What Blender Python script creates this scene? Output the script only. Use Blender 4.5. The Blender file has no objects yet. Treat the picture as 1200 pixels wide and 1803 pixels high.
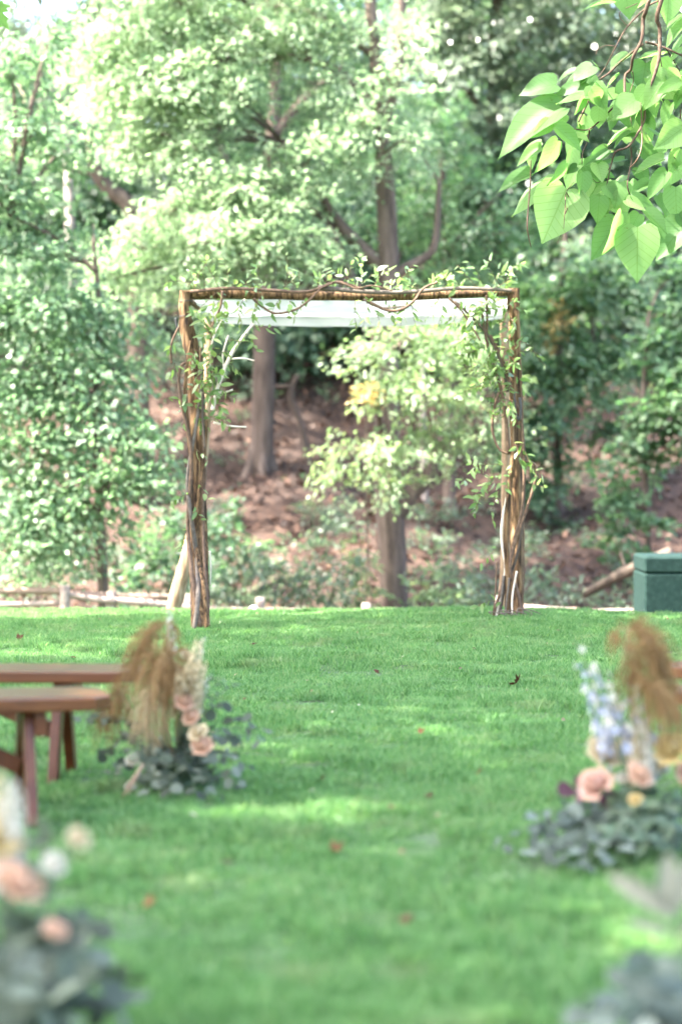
import bpy, math, random
import numpy as np
from mathutils import Vector, Matrix

SC = bpy.context.scene
COL = SC.collection
random.seed(11)
RNG = np.random.default_rng(11)

# ------------------------------------------------------------------ camera
CAM_H = 1.30
FPX = 85.0 / 36.0 * 1803.0                 # focal length in photo pixels
PITCH = math.atan((901.5 - 799.0) / FPX)   # the eye line sits a little above centre
cam_d = bpy.data.cameras.new('camera')
cam_d.sensor_fit = 'VERTICAL'
cam_d.sensor_height = 36.0
cam_d.lens = 85.0
cam_d.clip_start = 0.1
cam_d.clip_end = 600.0
cam_d.dof.use_dof = True
cam_d.dof.focus_distance = 14.9
cam_d.dof.aperture_fstop = 1.55
cam = bpy.data.objects.new('camera', cam_d)
cam.location = (0, 0, CAM_H)
cam.rotation_euler = (math.radians(90) - PITCH, 0, 0)
COL.objects.link(cam)
SC.camera = cam

# ------------------------------------------------------------------ sky and sun
SUNV = Vector((-0.60, -0.16, 0.90)).normalized()      # towards the sun
SUN_EL = math.asin(SUNV.z)
SUN_AZ = math.atan2(SUNV.x, SUNV.y)                  # clockwise from +Y
world = bpy.data.worlds.new('World')
SC.world = world
world.use_nodes = True
wn = world.node_tree.nodes
wl = world.node_tree.links
bg = wn['Background']
sky = wn.new('ShaderNodeTexSky')
sky.sky_type = 'NISHITA'
sky.sun_disc = False
sky.sun_elevation = SUN_EL
sky.sun_rotation = SUN_AZ
sky.air_density = 0.8
sky.dust_density = 4.5
sky.ozone_density = 0.6
wl.new(sky.outputs[0], bg.inputs[0])
bg.inputs[1].default_value = 0.15
sun_d = bpy.data.lights.new('sun', 'SUN')
sun_d.energy = 4.0
sun_d.angle = math.radians(0.55)
sun_d.color = (1.0, 0.95, 0.86)
sun = bpy.data.objects.new('sun', sun_d)
sun.rotation_euler = (-SUNV).to_track_quat('-Z', 'Y').to_euler()
sun.location = SUNV * 60
COL.objects.link(sun)

SC.view_settings.view_transform = 'Standard'
SC.view_settings.look = 'None'
SC.view_settings.gamma = 1.0
SC.view_settings.use_curve_mapping = False
SC.view_settings.exposure = 3.75
SC.render.engine = 'CYCLES'
cy = SC.cycles
cy.use_denoising = True
cy.max_bounces = 7
cy.diffuse_bounces = 4
cy.glossy_bounces = 2
cy.transmission_bounces = 4
cy.volume_bounces = 1
cy.transparent_max_bounces = 4
cy.sample_clamp_indirect = 6.0
cy.use_adaptive_sampling = True

# ------------------------------------------------------------------ helpers
_cp, _sp = math.cos(PITCH), math.sin(PITCH)


def P(px, py, Y):
    """the place Y metres ahead that the photo shows at (px, py)"""
    dx = (px - 600.0) / FPX
    dy = (901.5 - py) / FPX
    d = Vector((dx, _cp + dy * _sp, -_sp + dy * _cp))
    t = Y / d.y
    return Vector((d.x * t, Y, CAM_H + d.z * t))


def S(Y):
    return Y / FPX


def smooth(a, b, x):
    t = np.clip((x - a) / (b - a), 0, 1)
    return t * t * (3 - 2 * t)


def lawn_h(x, y):
    x = np.asarray(x, float)
    y = np.asarray(y, float)
    yc = 20.0 - 1.3 * smooth(-2.5, 3.0, x)
    h = -1.15 * smooth(yc - 0.4, yc + 6.5, y) - 0.22 * smooth(-4, -0.5, x) * smooth(22, 26, y)
    h = h + 0.085 * np.exp(-((x - 1.3) ** 2 / 2.6 + (y - 18.3) ** 2 / 3.0))
    h = h + 0.055 * np.exp(-((x + 0.3) ** 2 / 0.5 + (y - 14.9) ** 2 / 0.35))
    fade = smooth(4, 7, y) * (1 - smooth(16.5, 17.5, y))
    h = h + 0.014 * fade * (np.sin(x * 3.1 + 1.3 * np.sin(y * 1.7)) * np.sin(y * 2.3 + .6) + .6 * np.sin(x * 6.7 + y * 5.1))
    return h


def hill_h(x, y):
    x = np.asarray(x, float)
    y = np.asarray(y, float)
    base = np.interp(y, [-60, 19, 24, 28, 29.5, 31, 38, 45, 55, 70, 100, 150, 400],
                     [-.5, -.5, -1.2, -1.45, -1.35, -0.95, 0.85, 3.2, 6.2, 9.0, 11.5, 13.0, 13.0])
    up = smooth(28.5, 34, y)
    n = 0.18 * np.sin(x * 0.9 + y * 0.4) + 0.13 * np.sin(x * 2.1 - y * 1.3 + 1) + 0.07 * np.sin(x * 4.7 + 2.2) * np.sin(y * 3.9)
    return base + up * n + 0.02 * np.abs(x) * up


def link(o):
    COL.objects.link(o)
    return o


ORG = {}


def tag(o, label=None, cat=None, group=None, kind=None):
    if label:
        o['label'] = label
    if cat:
        o['category'] = cat
    if group:
        o['group'] = group
    if kind:
        o['kind'] = kind
    return o


def thing(name, loc, label, cat, group=None):
    o = bpy.data.objects.new(name, None)
    o.empty_display_size = 0.1
    o.location = loc
    link(o)
    ORG[o.name] = Vector(loc)
    return tag(o, label, cat, group)


def sub(name, parent, loc=None):
    """an Empty below a thing, at the thing's own origin"""
    o = bpy.data.objects.new(name, None)
    o.empty_display_size = 0.05
    link(o)
    o.parent = parent
    ORG[o.name] = ORG[parent.name].copy()
    return o


def me_np(name, V, F, smooth_faces=False):
    """mesh from numpy: V (n,3), F (m,k)"""
    V = np.asarray(V, np.float32)
    F = np.asarray(F, np.int32)
    me = bpy.data.meshes.new(name)
    m, k = F.shape
    me.vertices.add(len(V))
    me.vertices.foreach_set('co', V.ravel())
    me.loops.add(m * k)
    me.loops.foreach_set('vertex_index', F.ravel())
    me.polygons.add(m)
    me.polygons.foreach_set('loop_start', np.arange(0, m * k, k, dtype=np.int32))
    me.polygons.foreach_set('loop_total', np.full(m, k, np.int32))
    if smooth_faces:
        me.polygons.foreach_set('use_smooth', np.ones(m, bool))
    me.update(calc_edges=True)
    return me


class MB:
    def __init__(self):
        self.v = []
        self.f = []

    def add(self, verts, faces):
        b = len(self.v)
        self.v.extend([tuple(q) for q in verts])
        self.f.extend([tuple(i + b for i in q) for q in faces])

    def mesh(self, name, mat, sm=True, off=(0, 0, 0)):
        me = bpy.data.meshes.new(name)
        me.from_pydata([(x - off[0], y - off[1], z - off[2]) for x, y, z in self.v], [], self.f)
        if sm:
            me.polygons.foreach_set('use_smooth', np.ones(len(me.polygons), bool))
        if mat:
            me.materials.append(mat)
        return me

    def build(self, name, mat, parent=None, sm=True, loc=None):
        off = ORG[parent.name] if parent is not None else Vector(loc or (0, 0, 0))
        o = bpy.data.objects.new(name, self.mesh(name, mat, sm, off))
        link(o)
        if parent is not None:
            o.parent = parent
        else:
            o.location = off
        ORG[o.name] = Vector(off)
        return o


def put(name, me, M, parent=None):
    """an object that shares mesh me, at world matrix M"""
    o = bpy.data.objects.new(name, me)
    link(o)
    if parent is not None:
        o.parent = parent
        o.matrix_basis = Matrix.Translation(-ORG[parent.name]) @ M
    else:
        o.matrix_basis = M
    return o


def frame(loc, d, n, s=1.0, sx=None):
    """matrix with +Y along d and +Z near n"""
    d = Vector(d).normalized()
    n = Vector(n)
    x = d.cross(n)
    if x.length < 1e-5:
        x = d.orthogonal()
    x.normalize()
    z = x.cross(d).normalized()
    M = Matrix((x, d, z)).transposed().to_4x4()
    M = Matrix.Translation(loc) @ M @ Matrix.Diagonal((sx if sx else s, s, s, 1))
    return M


def catmull(pts, rad, n):
    pts = [Vector(p) for p in pts]
    if len(pts) == 2:
        out = [pts[0].lerp(pts[1], i / n) for i in range(n + 1)]
        return out, [rad[0] + (rad[1] - rad[0]) * i / n for i in range(n + 1)]
    seg = len(pts) - 1
    per = max(2, n // seg)
    out, rr = [], []
    for i in range(seg):
        p0 = pts[max(i - 1, 0)]
        p1 = pts[i]
        p2 = pts[i + 1]
        p3 = pts[min(i + 2, seg)]
        for k in range(per):
            t = k / per
            out.append(0.5 * ((2 * p1) + (p2 - p0) * t + (2 * p0 - 5 * p1 + 4 * p2 - p3) * t * t + (3 * p1 - p0 - 3 * p2 + p3) * t ** 3))
            rr.append(rad[i] + (rad[i + 1] - rad[i]) * t)
    out.append(pts[-1])
    rr.append(rad[-1])
    return out, rr


def tube(mb, pts, rad, sides=8, n=None, rough=0.0, lobes=0, cap=True):
    if not hasattr(rad, '__len__'):
        rad = [rad] * len(pts)
    if n is None:
        n = (len(pts) - 1) * 4
    ps, rs = catmull(pts, rad, n)
    m = len(ps)
    ph = [random.uniform(0, 6.28) for _ in range(6)]
    verts = []
    t0 = (ps[1] - ps[0]).normalized()
    u = t0.orthogonal().normalized()
    for i in range(m):
        t = (ps[min(i + 1, m - 1)] - ps[max(i - 1, 0)])
        if t.length < 1e-9:
            t = t0
        t = t.normalized()
        u = (u - t * u.dot(t))
        if u.length < 1e-6:
            u = t.orthogonal()
        u.normalize()
        w = t.cross(u)
        for k in range(sides):
            a = 2 * math.pi * k / sides
            r = rs[i]
            if rough:
                r *= 1 + rough * (0.5 * math.sin(2 * a + ph[0] + i * .35) + 0.45 * math.sin(3 * a + ph[1] - i * .22)
                                  + 0.3 * math.sin(5 * a + ph[2] + i * .9) + .35 * math.sin(i * 1.1 + ph[3])) + rough * random.uniform(-.25, .25)
            if lobes:
                r *= 1 + 0.16 * math.sin(lobes * a + ph[4] + i * .12)
            verts.append(ps[i] + (u * math.cos(a) + w * math.sin(a)) * r)
    faces = []
    for i in range(m - 1):
        for k in range(sides):
            k2 = (k + 1) % sides
            faces.append((i * sides + k, i * sides + k2, (i + 1) * sides + k2, (i + 1) * sides + k))
    if cap:
        faces.append(tuple(range(sides - 1, -1, -1)))
        faces.append(tuple((m - 1) * sides + k for k in range(sides)))
    mb.add(verts, faces)
    return ps


def box(mb, c, hx, hy, hz, R=None, bev=0.0):
    """a box with chamfered edges"""
    c = Vector(c)
    b = bev
    vs, fs = [], []
    if b <= 0:
        for sx in (-1, 1):
            for sy in (-1, 1):
                for sz in (-1, 1):
                    vs.append(Vector((sx * hx, sy * hy, sz * hz)))
        fs = [(0, 1, 3, 2), (4, 6, 7, 5), (0, 4, 5, 1), (2, 3, 7, 6), (0, 2, 6, 4), (1, 5, 7, 3)]
    else:
        idx = {}
        for sx in (-1, 1):
            for sy in (-1, 1):
                for sz in (-1, 1):
                    for ax in range(3):
                        q = [sx * hx, sy * hy, sz * hz]
                        for j in range(3):
                            if j != ax:
                                q[j] -= (1 if q[j] > 0 else -1) * b
                        idx[(sx, sy, sz, ax)] = len(vs)
                        vs.append(Vector(q))
        g = idx
        for s in (-1, 1):
            fs.append((g[(s, -1, -1, 0)], g[(s, 1, -1, 0)], g[(s, 1, 1, 0)], g[(s, -1, 1, 0)]))
            fs.append((g[(-1, s, -1, 1)], g[(1, s, -1, 1)], g[(1, s, 1, 1)], g[(-1, s, 1, 1)]))
            fs.append((g[(-1, -1, s, 2)], g[(1, -1, s, 2)], g[(1, 1, s, 2)], g[(-1, 1, s, 2)]))
            for t in (-1, 1):
                fs.append((g[(s, t, -1, 0)], g[(s, t, 1, 0)], g[(s, t, 1, 1)], g[(s, t, -1, 1)]))
                fs.append((g[(s, -1, t, 0)], g[(s, 1, t, 0)], g[(s, 1, t, 2)], g[(s, -1, t, 2)]))
                fs.append((g[(-1, s, t, 1)], g[(1, s, t, 1)], g[(1, s, t, 2)], g[(-1, s, t, 2)]))
                for q in (-1, 1):
                    fs.append((g[(s, t, q, 0)], g[(s, t, q, 1)], g[(s, t, q, 2)]))
    if R is not None:
        vs = [R @ v for v in vs]
    mb.add([v + c for v in vs], fs)


# ------------------------------------------------------------------ materials
def mat_new(name):
    m = bpy.data.materials.new(name)
    m.use_nodes = True
    nt = m.node_tree
    for n in list(nt.nodes):
        nt.nodes.remove(n)
    out = nt.nodes.new('ShaderNodeOutputMaterial')
    return m, nt, out


def ramp(nt, fac, stops):
    r = nt.nodes.new('ShaderNodeValToRGB')
    e = r.color_ramp.elements
    while len(e) > 1:
        e.remove(e[-1])
    e[0].position = stops[0][0]
    e[0].color = (*stops[0][1], 1)
    for p, c in stops[1:]:
        q = e.new(p)
        q.color = (*c, 1)
    nt.links.new(fac, r.inputs[0])
    return r.outputs[0]


def noise(nt, scale, detail=3, vec=None, rough=.55):
    n = nt.nodes.new('ShaderNodeTexNoise')
    n.inputs['Scale'].default_value = scale
    n.inputs['Detail'].default_value = detail
    n.inputs['Roughness'].default_value = rough
    if vec is not None:
        nt.links.new(vec, n.inputs['Vector'])
    return n.outputs['Fac']


def mapping(nt, scale, src='Object'):
    tc = nt.nodes.new('ShaderNodeTexCoord')
    mp = nt.nodes.new('ShaderNodeMapping')
    mp.inputs['Scale'].default_value = scale
    nt.links.new(tc.outputs[src], mp.inputs['Vector'])
    return mp.outputs[0]


def mixf(nt, a, b, t=0.5):
    n = nt.nodes.new('ShaderNodeMath')
    n.operation = 'MULTIPLY_ADD'
    nt.links.new(a, n.inputs[0])
    n.inputs[1].default_value = 1 - t
    m2 = nt.nodes.new('ShaderNodeMath')
    m2.operation = 'MULTIPLY'
    nt.links.new(b, m2.inputs[0])
    m2.inputs[1].default_value = t
    nt.links.new(m2.outputs[0], n.inputs[2])
    return n.outputs[0]


def bump(nt, h, strength, dist=0.01):
    b = nt.nodes.new('ShaderNodeBump')
    b.inputs['Strength'].default_value = strength
    b.inputs['Distance'].default_value = dist
    nt.links.new(h, b.inputs['Height'])
    return b.outputs[0]


def leaf_mat(name, stops, trans, tmix=0.45, rough=0.45, spec=0.4, per='island', nscale=0.35, veins=None):
    """leaf: coloured by a random value for each leaf and by a broad noise, lets light through"""
    m, nt, out = mat_new(name)
    if per == 'island':
        g = nt.nodes.new('ShaderNodeNewGeometry')
        rnd = g.outputs['Random Per Island']
        pos = g.outputs['Position']
    else:
        g = nt.nodes.new('ShaderNodeObjectInfo')
        rnd = g.outputs['Random']
        pos = g.outputs['Location']
    nz = noise(nt, nscale, 2, pos)
    f = mixf(nt, rnd, nz, 0.5)
    col = ramp(nt, f, stops)
    tcol = nt.nodes.new('ShaderNodeMixRGB')
    tcol.blend_type = 'MULTIPLY'
    tcol.inputs[0].default_value = 1
    nt.links.new(col, tcol.inputs[1])
    tcol.inputs[2].default_value = (*trans, 1)
    bs = nt.nodes.new('ShaderNodeBsdfPrincipled')
    bs.inputs['Roughness'].default_value = rough
    bs.inputs['Specular IOR Level'].default_value = spec
    cin = col
    if veins:
        v = mapping(nt, (1, 1, 1))
        sep = nt.nodes.new('ShaderNodeSeparateXYZ')
        nt.links.new(v, sep.inputs[0])

        def mth(op, a, b=None):
            q = nt.nodes.new('ShaderNodeMath')
            q.operation = op
            for i, s_ in enumerate((a, b)):
                if s_ is None:
                    continue
                if isinstance(s_, (int, float)):
                    q.inputs[i].default_value = s_
                else:
                    nt.links.new(s_, q.inputs[i])
            return q.outputs[0]
        ax = mth('ABSOLUTE', sep.outputs['X'])
        k = mth('SUBTRACT', sep.outputs['Y'], mth('MULTIPLY', ax, 0.75))
        w = mth('FRACT', mth('MULTIPLY', k, veins))
        side = mth('LESS_THAN', mth('ABSOLUTE', mth('SUBTRACT', w, 0.5)), 0.045)
        mid = mth('LESS_THAN', ax, 0.011)
        vf = mth('MAXIMUM', side, mid)
        mx = nt.nodes.new('ShaderNodeMixRGB')
        mx.blend_type = 'MULTIPLY'
        nt.links.new(mth('MULTIPLY', vf, 0.8), mx.inputs[0])
        nt.links.new(col, mx.inputs[1])
        mx.inputs[2].default_value = (0.75, 0.8, 0.55, 1)
        # blemishes
        sp = ramp(nt, noise(nt, 9, 3, v), [(0.0, (1, 1, 1)), (0.66, (1, 1, 1)), (0.74, (0.75, 0.55, 0.3))])
        mx2 = nt.nodes.new('ShaderNodeMixRGB')
        mx2.blend_type = 'MULTIPLY'
        mx2.inputs[0].default_value = .7
        nt.links.new(mx.outputs[0], mx2.inputs[1])
        nt.links.new(sp, mx2.inputs[2])
        cin = mx2.outputs[0]
        nt.links.new(cin, tcol.inputs[1])
        nt.links.new(bump(nt, vf, 0.25, 0.003), bs.inputs['Normal'])
    nt.links.new(cin, bs.inputs['Base Color'])
    tr = nt.nodes.new('ShaderNodeBsdfTranslucent')
    nt.links.new(tcol.outputs[0], tr.inputs['Color'])
    mix = nt.nodes.new('ShaderNodeMixShader')
    mix.inputs[0].default_value = tmix
    nt.links.new(bs.outputs[0], mix.inputs[1])
    nt.links.new(tr.outputs[0], mix.inputs[2])
    nt.links.new(mix.outputs[0], out.inputs['Surface'])
    return m


def solid_mat(name, stops, scale=(8, 8, 8), nscale=1.0, rough=0.8, bumps=0.4, dist=0.01, spec=0.3, detail=6, sheen=0):
    m, nt, out = mat_new(name)
    v = mapping(nt, scale)
    f = noise(nt, nscale, detail, v, .65)
    col = ramp(nt, f, stops)
    bs = nt.nodes.new('ShaderNodeBsdfPrincipled')
    nt.links.new(col, bs.inputs['Base Color'])
    bs.inputs['Roughness'].default_value = rough
    bs.inputs['Specular IOR Level'].default_value = spec
    if bumps:
        nt.links.new(bump(nt, f, bumps, dist), bs.inputs['Normal'])
    nt.links.new(bs.outputs[0], out.inputs['Surface'])
    return m


M = {}
M['bark_grey'] = solid_mat('bark_grey', [(.3, (.04, .028, .022)), (.55, (.105, .076, .060)), (.75, (.17, .13, .108))], (9, 9, 1.6), 1.4, .9, .8, .03)
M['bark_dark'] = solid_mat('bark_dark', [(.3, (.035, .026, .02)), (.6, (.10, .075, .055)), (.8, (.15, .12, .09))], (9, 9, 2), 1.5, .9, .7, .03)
M['bark_pale'] = solid_mat('bark_pale', [(.3, (.20, .165, .145)), (.6, (.36, .31, .28)), (.8, (.45, .41, .38))], (6, 6, 6), 1.5, .85, .4, .02)
M['post_bark'] = solid_mat('post_bark', [(.34, (.012, .006, .003)), (.45, (.075, .04, .018)), (.56, (.19, .108, .05)), (.74, (.36, .24, .13))], (34, 34, 4.0), 1.3, .85, 1.0, .03)
M['post_light'] = solid_mat('post_light', [(.3, (.08, .045, .025)), (.5, (.22, .145, .085)), (.7, (.33, .25, .17))], (24, 24, 3.0), 1.3, .85, .8, .01)
M['vine_wood'] = solid_mat('vine_wood', [(.3, (.05, .028, .017)), (.6, (.13, .078, .048)), (.8, (.21, .145, .10))], (25, 25, 25), 1.2, .75, .5, .005)
M['vine_grey'] = solid_mat('vine_grey', [(.3, (.06, .046, .036)), (.6, (.14, .112, .088)), (.8, (.21, .175, .145))], (25, 25, 25), 1.2, .75, .5, .005)
M['pale_twig'] = solid_mat('pale_twig', [(.3, (.45, .36, .27)), (.7, (.68, .60, .50))], (18, 18, 18), 1.2, .6, .3, .004)
M['cat_bark'] = solid_mat('cat_bark', [(.3, (.025, .015, .010)), (.6, (.08, .048, .03)), (.8, (.14, .092, .062))], (25, 25, 25), 1.4, .85, .7, .006)
M['pod'] = solid_mat('pod', [(.3, (.06, .03, .018)), (.7, (.13, .07, .04))], (12, 12, 12), 1.2, .6, .2, .004)
M['twigs'] = M['bark_dark']
M['litter_soil'] = None
M['rail'] = solid_mat('rail', [(.3, (.12, .09, .075)), (.6, (.24, .19, .165)), (.8, (.32, .27, .24))], (2, 14, 14), 1.6, .9, .7, .01)
M['rail_dark'] = solid_mat('rail_dark', [(.3, (.09, .06, .045)), (.6, (.19, .135, .105)), (.8, (.26, .20, .165))], (2, 14, 14), 1.6, .9, .7, .01)
M['bench_top'] = solid_mat('bench_top', [(.2, (.035, .009, .002)), (.5, (.085, .026, .006)), (.8, (.13, .045, .011))], (1.5, 22, 22), 1.3, .3, .2, .004, .5)
M['bench_leg'] = solid_mat('bench_leg', [(.25, (.035, .010, .003)), (.5, (.07, .021, .006)), (.75, (.115, .040, .013))], (14, 14, 2), 1.3, .4, .3, .004, .3)
M['box_green'] = solid_mat('box_green', [(.3, (.004, .013, .011)), (.55, (.008, .021, .018)), (.75, (.018, .035, .030))], (14, 14, 14), 1.6, .8, .3, .01, .1)
M['glint_white'] = solid_mat('glint_white', [(.3, (.8, .8, .78)), (.7, (.86, .86, .85))], (5, 5, 5), 1, .3, 0, .01, .5)  # white of the added ball that stands in for a glint
M['wire'] = solid_mat('wire', [(.3, (.02, .02, .02)), (.7, (.04, .038, .036))], (5, 5, 5), 1, .5, 0, .01, .5)
M['foam'] = solid_mat('foam', [(.3, (.03, .05, .025)), (.7, (.06, .09, .045))], (30, 30, 30), 1, .95, .5, .01)

# tree leaves
M['leaf_bright'] = leaf_mat('leaf_bright', [(.2, (.11, .175, .09)), (.5, (.185, .255, .145)), (.8, (.27, .335, .21))], (1.95, 2.05, 1.8), .5, .5, .45)
M['leaf_maple'] = leaf_mat('leaf_maple', [(.2, (.06, .112, .062)), (.5, (.10, .162, .092)), (.8, (.16, .22, .13))], (1.9, 2.1, 1.6), .5, .5, .45)
M['leaf_blue'] = leaf_mat('leaf_blue', [(.2, (.075, .112, .078)), (.5, (.125, .17, .12)), (.8, (.21, .25, .19))], (1.8, 1.9, 1.5), .42, .28, 1.0)
M['leaf_right'] = leaf_mat('leaf_right', [(.2, (.04, .09, .046)), (.5, (.075, .138, .072)), (.8, (.13, .19, .10))], (2.0, 2.3, 1.5), .45, .5, .45)
M['leaf_pale'] = leaf_mat('leaf_pale', [(.2, (.085, .14, .07)), (.5, (.14, .20, .105)), (.8, (.21, .26, .145))], (2.1, 2.2, 1.5), .45, .5, .45)
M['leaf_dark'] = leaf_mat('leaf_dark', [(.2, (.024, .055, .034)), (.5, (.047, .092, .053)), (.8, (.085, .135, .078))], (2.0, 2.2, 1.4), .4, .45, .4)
M['leaf_bush'] = leaf_mat('leaf_bush', [(.2, (.05, .085, .058)), (.5, (.085, .125, .085)), (.8, (.15, .19, .125))], (1.8, 2.0, 1.4), .4, .45, .5)
M['leaf_yellow'] = leaf_mat('leaf_yellow', [(.2, (.32, .22, .08)), (.7, (.42, .32, .14))], (1.4, 1.4, 1.0), .4, .5, .4)
M['leaf_shade'] = leaf_mat('leaf_shade', [(.2, (.045, .09, .025)), (.5, (.075, .13, .035)), (.8, (.105, .165, .045))], (2.8, 2.8, 1.5), .5, .45, .4)
M['leaf_catalpa'] = leaf_mat('leaf_catalpa', [(.15, (.026, .07, .018)), (.45, (.072, .145, .042)), (.85, (.135, .21, .078))], (3.0, 2.9, 2.3), .6, .5, .3, 'object', .9, 7.0)
M['leaf_vine'] = leaf_mat('leaf_vine', [(.15, (.065, .125, .035)), (.5, (.11, .18, .055)), (.85, (.21, .26, .12))], (2.0, 2.1, 1.4), .42, .36, .55, 'object', 3.0)
M['leaf_euc'] = leaf_mat('leaf_euc', [(.15, (.016, .024, .014)), (.42, (.055, .072, .047)), (.66, (.12, .142, .102)), (.86, (.23, .25, .195))], (1.2, 1.5, 1.0), .3, .6, .3, 'object', 6.0)
M['leaf_bluegum'] = leaf_mat('leaf_bluegum', [(.15, (.016, .026, .019)), (.42, (.052, .073, .058)), (.66, (.115, .145, .122)), (.86, (.22, .255, .225))], (1.2, 1.5, 1.1), .3, .6, .3, 'object', 6.0)
M['leaf_ruscus'] = leaf_mat('leaf_ruscus', [(.15, (.025, .05, .028)), (.5, (.045, .08, .042)), (.85, (.075, .115, .062))], (1.6, 1.9, 1.1), .3, .4, .5, 'object', 6.0)
M['leaf_lamb'] = leaf_mat('leaf_lamb', [(.15, (.14, .14, .10)), (.85, (.22, .21, .165))], (1.0, 1.1, .9), .25, .8, .2, 'object', 6.0)
M['leaf_plum'] = leaf_mat('leaf_plum', [(.15, (.05, .02, .03)), (.85, (.10, .04, .055))], (1.6, 1.2, 1.2), .3, .5, .4, 'object', 6.0)
M['leaf_fallen'] = leaf_mat('leaf_fallen', [(.15, (.035, .015, .008)), (.5, (.085, .037, .018)), (.85, (.17, .085, .035))], (1.3, 1.2, 1.0), .25, .7, .2, 'object', 6.0)
M['petal_peach'] = leaf_mat('petal_peach', [(.2, (0.533, 0.327, 0.215)), (.8, (0.585, 0.430, 0.318))], (1, .92, .85), .5, .6, .2)
M['petal_pink'] = leaf_mat('petal_pink', [(.2, (0.499, 0.284, 0.206)), (.8, (0.550, 0.387, 0.310))], (1, .9, .88), .5, .6, .2)
M['petal_cream'] = leaf_mat('petal_cream', [(.2, (0.533, 0.439, 0.267)), (.8, (0.585, 0.516, 0.361))], (1, .95, .85), .5, .6, .2)
M['petal_yellow'] = leaf_mat('petal_yellow', [(.2, (0.499, 0.370, 0.146)), (.8, (0.550, 0.447, 0.224))], (1, .95, .8), .5, .6, .2)
M['petal_white'] = leaf_mat('petal_white', [(.2, (.54, .51, .42)), (.8, (.61, .59, .51))], (1, 1, .95), .5, .6, .2)
M['petal_blue'] = leaf_mat('petal_blue', [(.2, (0.189, 0.232, 0.361)), (.5, (0.310, 0.327, 0.396)), (.8, (0.430, 0.430, 0.447))], (1, 1, 1), .35, .6, .2)
M['plume'] = leaf_mat('plume', [(.2, (.105, .058, .020)), (.5, (.20, .122, .048)), (.8, (.31, .205, .098))], (1.1, 1.0, .9), .3, .7, .2, nscale=4.0)
M['wheat'] = leaf_mat('wheat', [(.2, (.27, .195, .10)), (.8, (.40, .31, .18))], (1.0, 1.0, .9), .25, .7, .2, nscale=4.0)
M['stem_green'] = solid_mat('stem_green', [(.3, (.06, .09, .05)), (.7, (.12, .16, .09))], (12, 12, 12), 1, .7, 0)

# ------------------------------------------------------------------ ground
def sheet(name, xs, ys, hf, mat):
    X, Y = np.meshgrid(xs, ys)
    Z = hf(X, Y)
    V = np.stack([X, Y, Z], -1).reshape(-1, 3)
    nx, ny = len(xs), len(ys)
    i = np.arange(nx * ny).reshape(ny, nx)
    F = np.stack([i[:-1, :-1], i[:-1, 1:], i[1:, 1:], i[1:, :-1]], -1).reshape(-1, 4)
    me = me_np(name, V, F, True)
    me.materials.append(mat)
    o = link(bpy.data.objects.new(name, me))
    return o


m, nt, out = mat_new('soil_litter')
geo = nt.nodes.new('ShaderNodeNewGeometry')
f1 = noise(nt, 9.0, 6, geo.outputs['Position'], .7)
f2 = noise(nt, 0.6, 3, geo.outputs['Position'])
col = ramp(nt, mixf(nt, f1, f2, .35), [(.32, (.010, .005, .003)), (.46, (.028, .0135, .008)), (.58, (.054, .027, .0155)), (.72, (.095, .05, .031))])
bs = nt.nodes.new('ShaderNodeBsdfPrincipled')
bs.inputs['Roughness'].default_value = .95
nt.links.new(col, bs.inputs['Base Color'])
nt.links.new(bump(nt, f1, .8, .06), bs.inputs['Normal'])
nt.links.new(bs.outputs[0], out.inputs['Surface'])
M['soil'] = m

m, nt, out = mat_new('lawn_soil')
geo = nt.nodes.new('ShaderNodeNewGeometry')
f1 = noise(nt, 30.0, 5, geo.outputs['Position'], .7)
col = ramp(nt, f1, [(.3, (.035, .06, .022)), (.6, (.06, .11, .035)), (.8, (.10, .12, .05))])
bs = nt.nodes.new('ShaderNodeBsdfPrincipled')
bs.inputs['Roughness'].default_value = .95
nt.links.new(col, bs.inputs['Base Color'])
nt.links.new(bump(nt, f1, .6, .02), bs.inputs['Normal'])
nt.links.new(bs.outputs[0], out.inputs['Surface'])
M['lawn'] = m

tag(sheet('lawn', np.arange(-30, 30.01, .4), np.concatenate([np.arange(-25, 2, 1.0), np.arange(2, 26.01, .2)]), lawn_h, M['lawn']), kind='structure')
xs = np.concatenate([np.arange(-300, -24, 12.0), np.arange(-24, 24.01, .5), np.arange(36, 301, 12.0)])
ys = np.concatenate([np.arange(-200, 20, 10.0), np.arange(20, 62, .5), np.arange(62, 110, 4.0), np.arange(110, 401, 20.0)])
tag(sheet('hillside', xs, ys, hill_h, M['soil']), kind='structure')

# ------------------------------------------------------------------ grass (instanced patches)
m, nt, out = mat_new('grass_blade')
geo = nt.nodes.new('ShaderNodeNewGeometry')
big = noise(nt, .9, 3, geo.outputs['Position'])
med = noise(nt, 4.0, 3, geo.outputs['Position'])
f = mixf(nt, mixf(nt, big, med, .5), geo.outputs['Random Per Island'], .5)
col = ramp(nt, f, [(.2, (.044, .115, .034)), (.4, (.078, .178, .055)), (.6, (.122, .232, .084)), (.74, (.185, .28, .12)), (.86, (.33, .33, .19))])
patch = ramp(nt, noise(nt, 2.6, 4, geo.outputs['Position'], .6), [(.0, (0, 0, 0)), (.56, (0, 0, 0)), (.70, (.6, .6, .6))])
mp_ = nt.nodes.new('ShaderNodeMixRGB')
nt.links.new(patch, mp_.inputs[0])
nt.links.new(col, mp_.inputs[1])
mp_.inputs[2].default_value = (.20, .235, .12, 1)
col = mp_.outputs[0]
bs = nt.nodes.new('ShaderNodeBsdfPrincipled')
bs.inputs['Roughness'].default_value = .5
bs.inputs['Specular IOR Level'].default_value = .4
nt.links.new(col, bs.inputs['Base Color'])
tcol = nt.nodes.new('ShaderNodeMixRGB')
tcol.blend_type = 'MULTIPLY'
tcol.inputs[0].default_value = 1
nt.links.new(col, tcol.inputs[1])
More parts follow.
